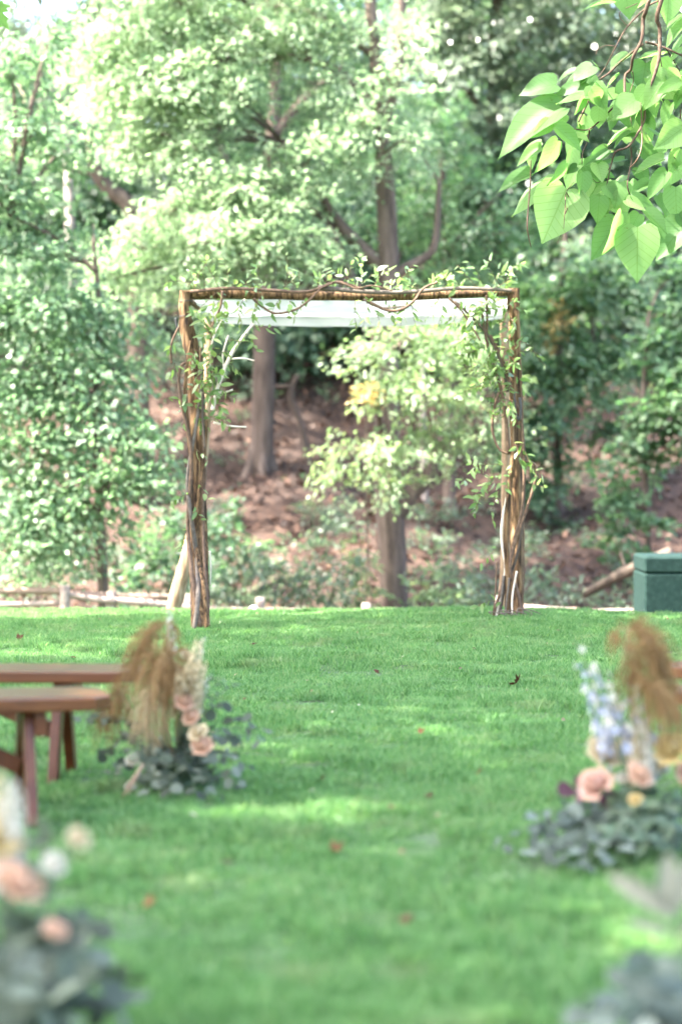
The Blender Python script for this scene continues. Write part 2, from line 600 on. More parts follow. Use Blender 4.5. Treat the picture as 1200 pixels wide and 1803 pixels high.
tcol.inputs[2].default_value = (1.7, 1.9, 1.2, 1)
tr = nt.nodes.new('ShaderNodeBsdfTranslucent')
nt.links.new(tcol.outputs[0], tr.inputs[0])
mx = nt.nodes.new('ShaderNodeMixShader')
mx.inputs[0].default_value = .35
nt.links.new(bs.outputs[0], mx.inputs[1])
nt.links.new(tr.outputs[0], mx.inputs[2])
nt.links.new(mx.outputs[0], out.inputs['Surface'])
M['grass'] = m

GSTEP = 0.45
gcol = bpy.data.collections.new('grass_patches')
for k in range(6):
    n = 2700
    half = GSTEP * .62
    bx = RNG.uniform(-half, half, n)
    by = RNG.uniform(-half, half, n)
    tuft = .5 + .5 * np.sin(bx * 19 + k * 2.1) * np.sin(by * 17 + k)
    h = RNG.uniform(.020, .046, n) * (.7 + .6 * tuft)
    w = RNG.uniform(.0015, .0032, n)
    a = RNG.uniform(0, 6.283, n)
    lean = RNG.uniform(.1, .9, n) * h
    la = RNG.uniform(0, 6.283, n)
    b0 = np.stack([bx, by, np.full(n, -.006)], -1)
    side = np.stack([np.cos(a), np.sin(a), np.zeros(n)], -1) * w[:, None]
    ld = np.stack([np.cos(la), np.sin(la), np.zeros(n)], -1)
    mid = b0 + ld * (lean * .35)[:, None] + np.array([0, 0, 1]) * (h * .6)[:, None]
    tip = b0 + ld * lean[:, None] + np.array([0, 0, 1]) * h[:, None]
    V = np.stack([b0 - side, b0 + side, mid + side * .75, tip, mid - side * .75], 1).reshape(-1, 3)
    F = np.arange(n * 5).reshape(n, 5)
    me = me_np('grass_patch', V, F)
    me.materials.append(m)
    gcol.objects.link(bpy.data.objects.new('grass_patch', me))

gx, gy = np.meshgrid(np.arange(-8, 8.01, GSTEP), np.arange(2.5, 23.2, GSTEP))
gx = (gx + RNG.uniform(-.08, .08, gx.shape)).ravel()
gy = (gy + RNG.uniform(-.08, .08, gy.shape)).ravel()
keep = np.abs(gx) < 2.2 + gy * .28
gx, gy = gx[keep], gy[keep]
ng = len(gx)
gv = np.stack([gx, gy, lawn_h(gx, gy)], -1)
me = bpy.data.meshes.new('grass')
me.vertices.add(ng)
me.vertices.foreach_set('co', gv.astype(np.float32).ravel())
eps = .1
sx = (lawn_h(gx + eps, gy) - lawn_h(gx - eps, gy)) / (2 * eps)
sy = (lawn_h(gx, gy + eps) - lawn_h(gx, gy - eps)) / (2 * eps)
rz = RNG.uniform(0, 6.283, ng)
rot = np.zeros((ng, 3), np.float32)
for i in range(ng):
    q = Vector((-sx[i], -sy[i], 1)).to_track_quat('Z', 'Y').to_matrix() @ Matrix.Rotation(rz[i], 3, 'Z')
    rot[i] = q.to_euler()
scl = np.ones((ng, 3), np.float32)
scl[:, 2] = np.clip(1.0 + .35 * np.sin(gx * 2.7 + 1.1 * np.sin(gy * 1.9)) * np.sin(gy * 2.1 + .5 * gx) + RNG.normal(0, .12, ng), .6, 1.6)
for nm, arr, ty in (('g_rot', rot, 'FLOAT_VECTOR'), ('g_scl', scl, 'FLOAT_VECTOR')):
    at = me.attributes.new(nm, ty, 'POINT')
    at.data.foreach_set('vector', arr.ravel())
at = me.attributes.new('g_idx', 'INT', 'POINT')
at.data.foreach_set('value', RNG.integers(0, 6, ng).astype(np.int32))
grass = link(bpy.data.objects.new('grass', me))
tag(grass, 'short mown green grass covering the whole lawn', 'grass', kind='stuff')
ng_ = bpy.data.node_groups.new('grass_scatter', 'GeometryNodeTree')
ng_.interface.new_socket('Geometry', in_out='INPUT', socket_type='NodeSocketGeometry')
ng_.interface.new_socket('Geometry', in_out='OUTPUT', socket_type='NodeSocketGeometry')
gi = ng_.nodes.new('NodeGroupInput')
go = ng_.nodes.new('NodeGroupOutput')
ci = ng_.nodes.new('GeometryNodeCollectionInfo')
ci.inputs['Collection'].default_value = gcol
ci.inputs['Separate Children'].default_value = True
ci.inputs['Reset Children'].default_value = True
iop = ng_.nodes.new('GeometryNodeInstanceOnPoints')
iop.inputs['Pick Instance'].default_value = True


def nattr(nm, ty):
    q = ng_.nodes.new('GeometryNodeInputNamedAttribute')
    q.data_type = ty
    q.inputs['Name'].default_value = nm
    return q.outputs['Attribute']


L = ng_.links
L.new(gi.outputs[0], iop.inputs['Points'])
L.new(ci.outputs[0], iop.inputs['Instance'])
L.new(nattr('g_idx', 'INT'), iop.inputs['Instance Index'])
L.new(nattr('g_rot', 'FLOAT_VECTOR'), iop.inputs['Rotation'])
L.new(nattr('g_scl', 'FLOAT_VECTOR'), iop.inputs['Scale'])
L.new(iop.outputs[0], go.inputs[0])
md = grass.modifiers.new('scatter', 'NODES')
md.node_group = ng_


# ------------------------------------------------------------------ leaf clouds
def nrmz(a):
    return a / np.maximum(np.linalg.norm(a, axis=-1, keepdims=True), 1e-9)


def leaf_cloud(pos, d, nr, ln, wd, hexa=True):
    d = nrmz(d)
    x = nrmz(np.cross(d, nr))
    z = np.cross(x, d)
    ln = ln[:, None]
    wd = wd[:, None]
    if hexa:
        pr = [(0, 0, 0), (.5, .28, .10), (.42, .66, .08), (0, 1, -.10), (-.42, .66, .08), (-.5, .28, .10)]
    else:
        pr = [(0, 0, 0), (.5, .45, .10), (0, 1, -.08), (-.5, .45, .10)]
    V = np.stack([pos + x * wd * a + d * ln * b + z * wd * c * 1.4 for a, b, c in pr], 1)
    k = len(pr)
    return V.reshape(-1, 3), np.arange(len(pos) * k).reshape(-1, k)


def sprays(centres, outs, nleaf, rad, leaf, flat=.22, droop=.35, jit=.45):
    """leaves on flattened fans: centres (n,3), outs (n,3) directions"""
    n = len(centres)
    outs = nrmz(outs + np.array([0, 0, -droop]))
    side = nrmz(np.cross(outs, np.array([0, 0, 1.0]) + RNG.normal(0, .15, (n, 3))))
    up = np.cross(side, outs)
    N = n * nleaf
    c = np.repeat(centres, nleaf, 0)
    o = np.repeat(outs, nleaf, 0)
    s = np.repeat(side, nleaf, 0)
    u = np.repeat(up, nleaf, 0)
    r = np.repeat(rad if hasattr(rad, '__len__') else np.full(n, rad), nleaf)[:, None]
    t = RNG.uniform(-1, 1, (N, 1))
    q = RNG.normal(0, .42, (N, 1)) * (1.15 - .5 * np.abs(t))
    pos = c + o * t * r + s * q * r + u * RNG.normal(0, flat * .5, (N, 1)) * r - np.array([0, 0, 1.0]) * (t * .5 + .5) ** 2 * r * .25
    d = o * .8 + s * np.sign(q) * RNG.uniform(.2, 1.0, (N, 1)) + RNG.normal(0, .3, (N, 3)) + np.array([0, 0, -.25])
    nr = u + RNG.normal(0, jit, (N, 3))
    ln = leaf * RNG.uniform(.7, 1.25, N)
    return pos, d, nr, ln


def nearest_on(path, p):
    best = min(range(len(path)), key=lambda i: (path[i] - p).length + 1.2 * max(0, path[i].z - p.z))
    return path[best]


def make_tree(name, label, base, trunk, limbs, clumps, leafmat, bark, leaf=.12, dens=16, nleaf=26, srad=.42,
              group=None, hexa=False, asp=.55, droop=.35, root=True, branch=True, carve=None, cat='tree', flat=.22, jit=.45, back=0):
    """trunk/limbs: lists of (Vector, radius); clumps: (centre, radii, factor)"""
    if back:
        clumps = clumps + [(c + Vector((random.uniform(-.25, .25), back, random.uniform(-.2, .2))), r, f * .7) for c, r, f in clumps]
    t = thing(name, base, label, cat, group)
    tpath = []
    mb = MB()
    if trunk:
        pts = [q[0] for q in trunk]
        rad = [q[1] for q in trunk]
        tpath = tube(mb, pts, rad, 12, rough=.06, n=len(pts) * 5)
        if root:
            p0, p1 = pts[0], pts[1]
            for k in range(5):
                a = k * 1.257 + random.uniform(-.3, .3)
                r0 = rad[0]
                dv = Vector((math.cos(a), math.sin(a), 0))
                tube(mb, [p0 + Vector((0, 0, r0 * 2.6)) + dv * r0 * .5, p0 + Vector((0, 0, r0 * .7)) + dv * r0 * 1.0, p0 + dv * r0 * 1.9 - Vector((0, 0, r0 * .6))],
                     [r0 * .35, r0 * .42, r0 * .2], 6, rough=.1)
        mb.build('trunk', bark, t)
    lpaths = list(tpath)
    for lb in limbs:
        mb = MB()
        lpaths += tube(mb, [q[0] for q in lb], [q[1] for q in lb], 8, rough=.07, n=len(lb) * 4)
        mb.build('limb', bark, t)
    mb = MB()
    PS, DS, NS, LS = [], [], [], []
    for c, r, f in clumps:
        c = np.array(c)
        r = np.array(r)
        n = max(3, int(1.7 * dens * f * math.pi * r[0] * r[2]))
        uv = nrmz(RNG.normal(0, 1, (n, 3)))
        uv[:, 2] = np.where(uv[:, 2] < -.5, uv[:, 2] * .6, uv[:, 2])
        rr = RNG.uniform(0.12, 1, (n, 1)) ** (1 / 2.2)
        rr *= 1 + .18 * np.sin(uv[:, :1] * 5 + c[0]) * np.sin(uv[:, 2:] * 6 + c[2])
        cen = c + uv * rr * r
        outs = uv * np.array([1, 1, .35]) + RNG.normal(0, .35, (n, 3))
        p, d, nr, ln = sprays(cen, outs, nleaf, RNG.uniform(.6, 1.2, n) * srad, leaf, droop=droop, flat=flat, jit=jit)
        PS.append(p)
        DS.append(d)
        NS.append(nr)
        LS.append(ln)
        if branch and lpaths:
            cv = Vector(c)
            a = nearest_on(lpaths, cv)
            ds = (cv - a).length
            midp = a.lerp(cv, .5) + Vector((random.uniform(-.1, .1), random.uniform(-.1, .1), .12)) * ds
            rb = min(.055, .012 + .012 * ds)
            bp = tube(mb, [a, midp, cv], [rb, rb * .7, rb * .4], 5, n=6, cap=False)
            for q in cen[::2]:
                qv = Vector(q)
                st = min(bp[2:], key=lambda z: (z - qv).length)
                tube(mb, [st, st.lerp(qv, .5) + Vector((0, 0, .05)), qv], [rb * .35, .008, .004], 3, n=4, cap=False)
    if mb.v:
        tag(mb.build('branches', bark, t), kind='stuff')
    if PS:
        pos = np.concatenate(PS)
        d = np.concatenate(DS)
        nr = np.concatenate(NS)
        ln = np.concatenate(LS)
        if carve is not None:
            k = carve(pos)
            pos, d, nr, ln = pos[k], d[k], nr[k], ln[k]
        V, F = leaf_cloud(pos, d, nr, ln, ln * asp, hexa)
        V = V - np.array(base)
        me = me_np('crown', V, F)
        me.materials.append(leafmat)
        o = link(bpy.data.objects.new('crown', me))
        o.parent = t
        o['kind'] = 'stuff'
    return t


def PC(px, py, Y, rx, ry, f=1.0, dz=None):
    """a clump of foliage"""
    s = S(Y)
    return (P(px, py, Y), (rx * s, (dz if dz else .5 * (rx + ry)) * s, ry * s), f)


def TR(Y, *pts):
    """pts: (px, py, width_px[, Y])"""
    r = []
    for q in pts:
        yy = q[3] if len(q) > 3 else Y
        r.append((P(q[0], q[1], yy), q[2] * .5 * S(yy)))
    return r


def ground_base(px, Y):
    x = (px - 600) * S(Y)
    return Vector((x, Y, float(hill_h(x, Y))))


def trunk_from(px, Y, w, *pts):
    b = ground_base(px, Y)
    return b, [(b - Vector((0, 0, .15)), w * .5 * S(Y))] + TR(Y, *pts)


BG = 'trees on the wooded hillside'
# the grey-barked tree in the middle, with its bright crown to the left
b, tr = trunk_from(692, 31, 56, (691, 1000, 50), (686, 900, 50), (682, 800, 46), (682, 600, 42), (684, 470, 38), (674, 270, 30), (662, 120, 24), (650, -20, 20), (640, -200, 16))
make_tree('grey_barked_tree', 'tall grey-barked tree in the middle behind the arbor with bright yellow-green crown', b, tr,
          [TR(31, (694, 905, 40), (722, 870, 34), (752, 838, 30), (790, 760, 22), (850, 690, 14), (900, 640, 8)),
           TR(31, (684, 478, 30), (640, 440, 24), (590, 385, 20), (545, 310, 14), (500, 250, 9)),
           TR(31, (660, 560, 26), (615, 485, 20), (578, 395, 15), (530, 360, 9)),
           TR(31, (690, 490, 22), (715, 472, 18), (760, 442, 15), (770, 380, 12), (772, 320, 8)),
           TR(31, (670, 240, 20), (700, 120, 20), (706, 0, 20), (715, -180, 14)),
           TR(31, (668, 200, 20), (600, 130, 16), (520, 100, 12), (420, 110, 8)),
           TR(31, (660, 100, 16), (560, 30, 14), (440, 10, 9))],
          [PC(230, 60, 30.5, 95, 60), PC(330, 20, 30.5, 90, 55), PC(430, 60, 30.6, 95, 60), PC(540, 50, 30.8, 75, 60),
           PC(215, 160, 30.4, 80, 60), PC(310, 150, 30.3, 95, 65), PC(400, 170, 30.3, 70, 55), PC(560, 150, 30.6, 60, 40, .7),
           PC(230, 250, 30.4, 70, 50), PC(320, 260, 30.3, 70, 55), PC(180, 90, 30.7, 60, 60),
           PC(470, 290, 30.3, 55, 40, .8), PC(420, 340, 30.0, 95, 50), PC(310, 370, 30.0, 70, 45), PC(520, 350, 30.2, 60, 45, .8),
           PC(250, 440, 29.8, 85, 40), PC(370, 430, 29.7, 95, 50), PC(480, 430, 29.9, 80, 50), PC(200, 490, 29.7, 60, 32), PC(570, 450, 30.2, 50, 40, .7),
           PC(330, 500, 29.6, 80, 28), PC(690, 150, 30.4, 45, 50, .7), PC(650, 215, 30.3, 50, 36, .8), PC(720, 250, 30.4, 40, 40, .6), PC(700, 60, 30.6, 40, 50, .5), PC(560, 260, 30.2, 50, 40, .8), PC(620, 60, 30.9, 45, 60, .6), PC(620, 300, 30.6, 45, 50, .5), PC(610, 200, 30.6, 50, 40, .5),
           PC(300, -60, 30.6, 160, 50), PC(500, -60, 30.8, 130, 50)],
          M['leaf_bright'], M['bark_grey'], leaf=.082, dens=30, nleaf=40, srad=.38, group=BG, asp=.5, back=.9)
# its lower pale sprays belong to a second slim tree just in front of it
b, tr = trunk_from(698, 31.9, 14, (694, 950, 13, 31.9), (676, 800, 13, 31), (658, 660, 12, 30), (660, 560, 8, 29.6))
make_tree('young_tree', 'slim young tree with pale feathery leaves seen through the right half of the arbor', b, tr,
          [TR(29.6, (650, 720, 12), (720, 690, 9), (800, 680, 6)), TR(29.6, (650, 800, 12), (610, 790, 9), (575, 830, 5)), TR(29.6, (650, 640, 10), (720, 600, 7), (790, 600, 5))],
          [PC(700, 600, 29.5, 85, 38), PC(650, 625, 29.5, 55, 35), PC(790, 610, 29.6, 80, 45), PC(760, 700, 29.4, 100, 50), PC(690, 690, 29.5, 45, 45),
           PC(690, 790, 29.3, 80, 42), PC(620, 800, 29.3, 55, 30), PC(600, 845, 29.3, 42, 26), PC(690, 855, 29.2, 55, 30), PC(840, 760, 29.6, 75, 50),
           PC(850, 660, 29.8, 60, 55), PC(780, 790, 29.4, 60, 35)],
          M['leaf_pale'], M['bark_grey'], leaf=.08, dens=22, nleaf=36, srad=.34, group=BG, asp=.48, droop=.55, root=False)
# trunk with flared roots
b, tr = trunk_from(458, 38, 52, (462, 760, 42), (466, 600, 38), (470, 430, 33), (478, 250, 26), (490, 60, 20), (500, -150, 24))
make_tree('straight_trunked_tree', 'straight brown-grey tree with flared roots up the slope beyond the left post', b, tr,
          [TR(38, (470, 420, 22), (420, 330, 16), (380, 240, 10)), TR(38, (480, 240, 22), (540, 170, 16), (600, 120, 9)), TR(38, (467, 560, 14), (520, 520, 10), (570, 490, 6))],
          [PC(420, 210, 38.5, 80, 50), PC(540, 180, 38.5, 70, 55, .8), PC(480, 60, 38.5, 110, 60), PC(600, 90, 39, 70, 60), PC(380, 60, 39, 80, 60), PC(480, -60, 38.5, 180, 60), 
           PC(560, 490, 39, 60, 35), PC(500, 520, 39.5, 50, 30, .7), PC(400, 560, 39.5, 40, 40, .8)],
          M['leaf_maple'], M['bark_grey'], leaf=.095, dens=17, nleaf=36, group=BG)
# broken snag
b, tr = trunk_from(543, 38.5, 15, (540, 800, 13), (530, 750, 12), (514, 706, 11), (510, 676, 12))
make_tree('broken_sapling', 'thin bare crooked sapling with a broken top on the slope', b, tr,
          [TR(38.5, (512, 680, 10), (490, 681, 8), (468, 679, 5)), TR(38.5, (512, 690, 9), (520, 668, 9), (526, 660, 6))], [], None, M['bark_grey'], group=BG, root=False)
# left maple, nearer
b, tr = trunk_from(183, 27.6, 24, (181, 1000, 18), (176, 900, 16), (170, 700, 14), (176, 560, 10), (165, 430, 6))
make_tree('broad_maple', 'broad green maple with hanging leafy tiers at the left edge beside the rail fence', b, tr,
          [TR(27.6, (170, 700, 12), (90, 660, 9), (0, 640, 6)), TR(27.6, (172, 620, 11), (230, 700, 8), (270, 780, 5)), TR(27.6, (175, 850, 9), (230, 880, 7), (270, 900, 4)),
           TR(27.6, (172, 480, 9), (100, 420, 7), (20, 380, 5)), TR(27.6, (175, 900, 9), (100, 860, 7), (20, 840, 5))],
          [PC(60, 230, 27.7, 90, 40), PC(20, 330, 27.5, 70, 45), PC(110, 420, 27.7, 60, 30, .6), PC(30, 450, 27.4, 80, 40), PC(20, 120, 27.8, 60, 60, .8), PC(90, 60, 27.9, 50, 50, .6),
           PC(90, 540, 27.3, 95, 45), PC(10, 570, 27.2, 70, 50), PC(190, 570, 27.5, 60, 32, .8), PC(100, 640, 27.1, 95, 42), PC(210, 660, 27.3, 50, 35, .7), PC(20, 700, 27.0, 70, 50),
           PC(160, 720, 27.0, 80, 40), PC(240, 780, 27.0, 55, 42), PC(80, 790, 26.9, 85, 45), PC(200, 850, 26.8, 80, 40), PC(265, 850, 26.9, 35, 40), PC(40, 880, 26.8, 80, 50),
           PC(130, 900, 26.7, 70, 40), PC(60, 960, 26.7, 80, 45),
           PC(-60, 500, 27.2, 70, 90), PC(-70, 750, 27.0, 70, 110), PC(-60, 280, 27.4, 70, 90)],
          M['leaf_maple'], M['bark_dark'], leaf=.085, dens=30, nleaf=32, srad=.36, group=BG, hexa=False, asp=.7, droop=.5, back=1.2)
# left background tree with the dark crooked limb
b, tr = trunk_from(250, 37, 40, (246, 700, 34), (240, 480, 32), (238, 395, 30), (222, 355, 28), (190, 330, 26), (168, 295, 24), (160, 240, 18), (170, 120, 12))
make_tree('crooked_tree', 'dark crooked tree behind the left maple with an S-bent upper trunk', b, tr,
          [TR(37, (240, 480, 16), (300, 400, 12), (360, 330, 8)), TR(37, (160, 250, 14), (100, 190, 9), (60, 120, 5))],
          [PC(60, 60, 37, 120, 70), PC(180, 60, 37.2, 90, 60), PC(80, 190, 37, 90, 50, .8), PC(300, 330, 38, 60, 40, .7), PC(330, 200, 38, 80, 60, .8), PC(280, 80, 38, 90, 60),
           PC(40, 320, 37.5, 70, 50, .8), PC(120, 470, 37.8, 90, 40, .9), PC(280, 520, 37.8, 70, 40, .9), PC(220, 600, 38, 90, 50, .8), PC(100, 600, 38, 90, 60, .8), PC(290, 640, 37.5, 40, 60, .7), PC(60, -60, 37, 200, 60)],
          M['leaf_blue'], M['bark_dark'], leaf=.095, dens=17, nleaf=36, group=BG)
b, tr = trunk_from(126, 40, 22, (126, 480, 18), (124, 400, 17), (121, 320, 15), (118, 200, 11))
make_tree('pale_barked_tree', 'pale-barked slim tree glimpsed through leaves at the upper left', b, tr, [],
          [PC(60, 180, 41, 90, 60, .7), PC(150, 200, 41.5, 70, 40, .6), PC(30, 480, 41, 90, 60, .8), PC(180, 470, 41.5, 60, 50, .6)], M['leaf_maple'], M['bark_pale'], leaf=.12, dens=14, group=BG)
# upper right, blue green with glinting leaves
b, tr = trunk_from(860, 44, 34, (862, 600, 30), (866, 400, 28), (868, 200, 26), (872, 60, 22), (880, -120, 16))
make_tree('glinting_tree', 'tall blue-green tree with glinting leaves at the upper right behind the arbor', b, tr,
          [TR(44, (868, 220, 18), (800, 130, 12), (740, 70, 8)), TR(44, (866, 330, 16), (930, 230, 12), (990, 150, 8)), TR(44, (870, 120, 14), (940, 60, 10), (1010, 20, 6)), TR(44, (866, 430, 12), (800, 360, 9), (760, 320, 6))],
          [PC(760, 40, 43.5, 80, 50), PC(860, 60, 43.3, 80, 50), PC(960, 40, 43.4, 80, 60), PC(800, 130, 43.3, 85, 38), PC(910, 150, 43.3, 70, 40), PC(740, 110, 43.6, 60, 40, .8),
           PC(850, 250, 43.6, 60, 35, .8), PC(950, 230, 43.4, 60, 45), PC(1020, 120, 43.4, 70, 60), PC(1100, 60, 43.6, 90, 60), PC(1080, 200, 43.8, 80, 50), PC(1180, 150, 44, 80, 80),
           PC(880, 190, 43.2, 60, 30, .7), PC(780, 300, 43.8, 50, 35, .7), PC(930, 320, 43.8, 60, 35, .8), PC(850, -50, 43.5, 160, 60), PC(1080, -50, 43.5, 160, 60), PC(1050, 300, 44, 90, 45, .9), PC(1170, 330, 44, 80, 60, .9)],
          M['leaf_blue'], M['bark_dark'], leaf=.12, dens=17, nleaf=36, srad=.5, group=BG, asp=.55)
# right centre mid-green
b, tr = trunk_from(790, 36, 26, (792, 800, 20), (790, 600, 18), (785, 450, 15), (780, 330, 11), (776, 230, 7))
make_tree('slender_tree', 'slender mid-green tree standing just right of the grey-barked trunk', b, tr,
          [TR(36, (786, 450, 10), (840, 380, 7), (880, 340, 5)), TR(36, (790, 560, 10), (730, 500, 7), (700, 470, 5))],
          [PC(770, 260, 35.5, 65, 35, .8), PC(840, 330, 35.5, 70, 40), PC(760, 380, 35.4, 60, 40, .8), PC(850, 420, 35.4, 80, 42), PC(740, 210, 35.6, 55, 35, .8), PC(800, 480, 35.4, 80, 35),
           PC(900, 480, 35.6, 50, 40, .7), PC(720, 430, 35.6, 40, 40, .6), PC(640, 400, 36, 40, 45, .6), PC(830, 560, 35.4, 90, 40), PC(720, 340, 36, 45, 40, .5), PC(930, 400, 36, 50, 40, .6)],
          M['leaf_right'], M['bark_grey'], leaf=.09, dens=20, nleaf=40, srad=.4, group=BG, asp=.5)
# right slopes: slim maples in layered tiers
b, tr = trunk_from(981, 37, 24, (980, 850, 18), (979, 740, 17), (984, 600, 14), (990, 480, 10), (996, 400, 6))
make_tree('understory_maple', 'understory maple with a bare slim trunk right of the right post', b, tr,
          [TR(37, (980, 720, 9), (930, 715, 7), (890, 730, 5)), TR(37, (982, 660, 9), (1040, 640, 7), (1040, 560, 5))],
          [PC(960, 590, 36.7, 60, 30), PC(1020, 540, 36.8, 70, 32), PC(930, 660, 36.5, 60, 30), PC(1000, 650, 36.6, 70, 26), PC(950, 740, 36.4, 80, 24), PC(1030, 700, 36.5, 60, 24), PC(990, 815, 36.3, 45, 16, .8),
           PC(935, 800, 36.3, 50, 26), PC(1050, 470, 37, 70, 35), PC(960, 510, 37, 60, 28, .7), PC(915, 770, 36.2, 40, 40, .8), PC(1100, 520, 37, 70, 30), PC(1060, 620, 36.8, 60, 26), PC(1075, 760, 36.6, 50, 20), PC(940, 860, 36.2, 36, 22, .8), PC(1110, 640, 36.8, 50, 24)],
          M['leaf_right'], M['bark_grey'], leaf=.095, dens=26, nleaf=34, srad=.38, group=BG, hexa=True, asp=.75, flat=.14, jit=.3)
b, tr = trunk_from(1064, 43, 20, (1062, 780, 15), (1058, 700, 14), (1060, 560, 11), (1070, 420, 7))
make_tree('hillside_sapling', 'thin hillside maple with dark foliage, between the bare slim trunk and the right edge', b, tr, [],
          [PC(1060, 640, 42.6, 80, 30), PC(1100, 700, 42.5, 80, 28), PC(1020, 590, 42.7, 60, 30), PC(1080, 560, 42.7, 80, 30), PC(1140, 620, 42.6, 70, 30), PC(1090, 470, 42.9, 90, 40), PC(1010, 430, 43, 70, 36), PC(1160, 420, 43, 80, 40), PC(1180, 540, 42.9, 60, 40), PC(960, 690, 42.4, 60, 40), PC(1010, 740, 42.2, 60, 36), PC(1100, 780, 42.0, 70, 30), PC(1170, 760, 42.2, 60, 40), PC(930, 620, 42.6, 60, 50), PC(1040, 810, 41.6, 50, 22), PC(1180, 850, 41.5, 60, 26, .8)],
          M['leaf_blue'], M['bark_grey'], leaf=.13, dens=18, nleaf=26, srad=.45, group=BG, hexa=True, asp=.7, flat=.14, jit=.3)
b, tr = trunk_from(1145, 33, 15, (1140, 950, 11), (1134, 820, 11), (1132, 700, 9), (1140, 560, 6))
make_tree('tiered_maple', 'tiered young maple with bright flat leaf layers near the right edge above the green box', b, tr,
          [TR(33, (1136, 900, 6), (1100, 880, 5), (1070, 880, 3)), TR(33, (1133, 760, 6), (1160, 720, 5), (1190, 710, 3))],
          [PC(1105, 880, 32.8, 46, 16), PC(1120, 915, 32.7, 58, 14), PC(1090, 940, 32.7, 36, 10, .8), PC(1150, 730, 32.6, 45, 28), PC(1190, 700, 32.7, 40, 36), PC(1130, 760, 32.7, 40, 18), PC(1190, 790, 32.6, 35, 22), PC(1100, 800, 32.8, 36, 14), PC(1080, 850, 32.8, 30, 12), PC(1170, 600, 32.9, 50, 26),
           PC(1195, 640, 32.8, 40, 40), PC(1140, 820, 32.8, 34, 12), PC(1200, 560, 33, 40, 40, .8), PC(1120, 980, 32.6, 22, 16, .8), PC(1250, 700, 32.6, 60, 120), PC(1200, 480, 33.2, 40, 30)],
          M['leaf_right'], M['bark_grey'], leaf=.095, dens=30, nleaf=36, srad=.32, group=BG, hexa=True, asp=.8, flat=.12, jit=.28)
b, tr = trunk_from(747, 37, 16, (748, 880, 12), (746, 800, 11), (744, 700, 9), (744, 560, 6))
make_tree('thin_pale_sapling', 'thin pale sapling stem right behind the forked limb of the grey-barked tree', b, tr, [],
          [PC(740, 560, 37, 60, 35, .8), PC(700, 520, 37.2, 50, 30, .7), PC(790, 520, 37.2, 50, 35, .7)], M['leaf_right'], M['bark_pale'], leaf=.11, dens=16, group=BG)
for (px, Y, w, pts, lab) in (
        (985, 50, 20, ((986, 560, 17), (985, 480, 16), (984, 380, 14), (985, 200, 11)), 'dark upright trunk in the shade right of the arbor top'),
        (1000, 49, 18, ((966, 520, 15), (935, 440, 13), (905, 360, 9)), 'thin trunk leaning left in the dark right of the arbor top'),
        (1016, 52, 14, ((1014, 520, 12), (1012, 420, 11), (1012, 260, 8)), 'second dark upright trunk, the farther one of the pair')):
    b, tr = trunk_from(px, Y, w, *pts)
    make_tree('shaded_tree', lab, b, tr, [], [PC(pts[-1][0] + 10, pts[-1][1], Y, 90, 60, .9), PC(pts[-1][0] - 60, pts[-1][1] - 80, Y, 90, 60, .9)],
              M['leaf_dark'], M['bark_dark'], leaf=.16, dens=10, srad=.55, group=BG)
# far wood that fills the slope behind
PS = [[], [], [], []]
for k in range(420):
    Y = random.uniform(42.5, 64)
    x = random.uniform(-.19, .19) * Y
    hh = random.uniform(.3, 9.0) * (.35 if k % 2 else 1)
    gz_ = float(hill_h(x, Y))
    px, py = 600 + x / S(Y), 799 - (gz_ + hh - CAM_H) / S(Y)
    if py > (600 if px < 900 else 640) + random.uniform(-30, 20) and 300 < px:
        continue
    c = Vector((x, Y, gz_ + hh))
    r = np.array([1.25, 1.1, .75]) * random.uniform(.75, 1.2)
    n = 30
    uv = nrmz(RNG.normal(0, 1, (n, 3)))
    cen = np.array(c) + uv * (RNG.uniform(.1, 1, (n, 1)) ** .45) * r
    q = sprays(cen, uv * np.array([1, 1, .35]) + RNG.normal(0, .35, (n, 3)), 22, .6, .19)
    for i in range(4):
        PS[i].append(q[i])
pos, d, nr, ln = [np.concatenate(q) for q in PS]
V, F = leaf_cloud(pos, d, nr, ln, ln * .6, False)
me = me_np('far_wood', V, F)
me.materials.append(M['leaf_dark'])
tag(link(bpy.data.objects.new('far_wood', me)), 'mass of darker woodland foliage up the slope behind all the nearer trees', 'woodland', kind='stuff')

# tall unseen trees, added so that their high crowns shade the slope
for k, (bx_, by_, lab) in enumerate(((-9.5, 33.5, 'unseen tall tree added to shade the slope, just left of the picture, nearest the fence'), (-10.5, 38.5, 'unseen tall tree added to shade the slope, left of the picture and higher up'), (-6.6, 42.5, 'unseen tall tree added to shade the slope, high behind the crooked tree'))):
    g_ = Vector((bx_, by_, float(hill_h(bx_, by_))))
    cl = []
    for j in range(22 if k < 2 else 12):
        if k < 2:
            cl.append((Vector((random.uniform(-9.5, 5.5), by_ + random.uniform(-1.2, 1.7), random.uniform(10.2, 13.0))), (1.5, 1.3, .8), .8))
        else:
            cl.append((Vector((random.uniform(-9, -4), by_ + random.uniform(-1.5, .5), random.uniform(11, 14))), (1.5, 1.3, .8), .7))
    if k == 0:
        for j in range(9):
            cl.append((Vector((random.uniform(-4.8, .2), random.uniform(30.7, 32.2), random.uniform(9.3, 10.6))), (1.2, .8, .6), .9))
    tp = Vector((bx_ + 3.0, by_ + .3, 11.5))
    make_tree('slope_shade_tree', lab, g_, [(g_ - Vector((0, 0, .2)), .28), (g_ + Vector((.1, 0, 3)), .24), (g_.lerp(tp, .6), .18), (tp, .08)], [], cl, M['leaf_dark'], M['bark_grey'], leaf=.17, dens=5, srad=.6, group=BG)

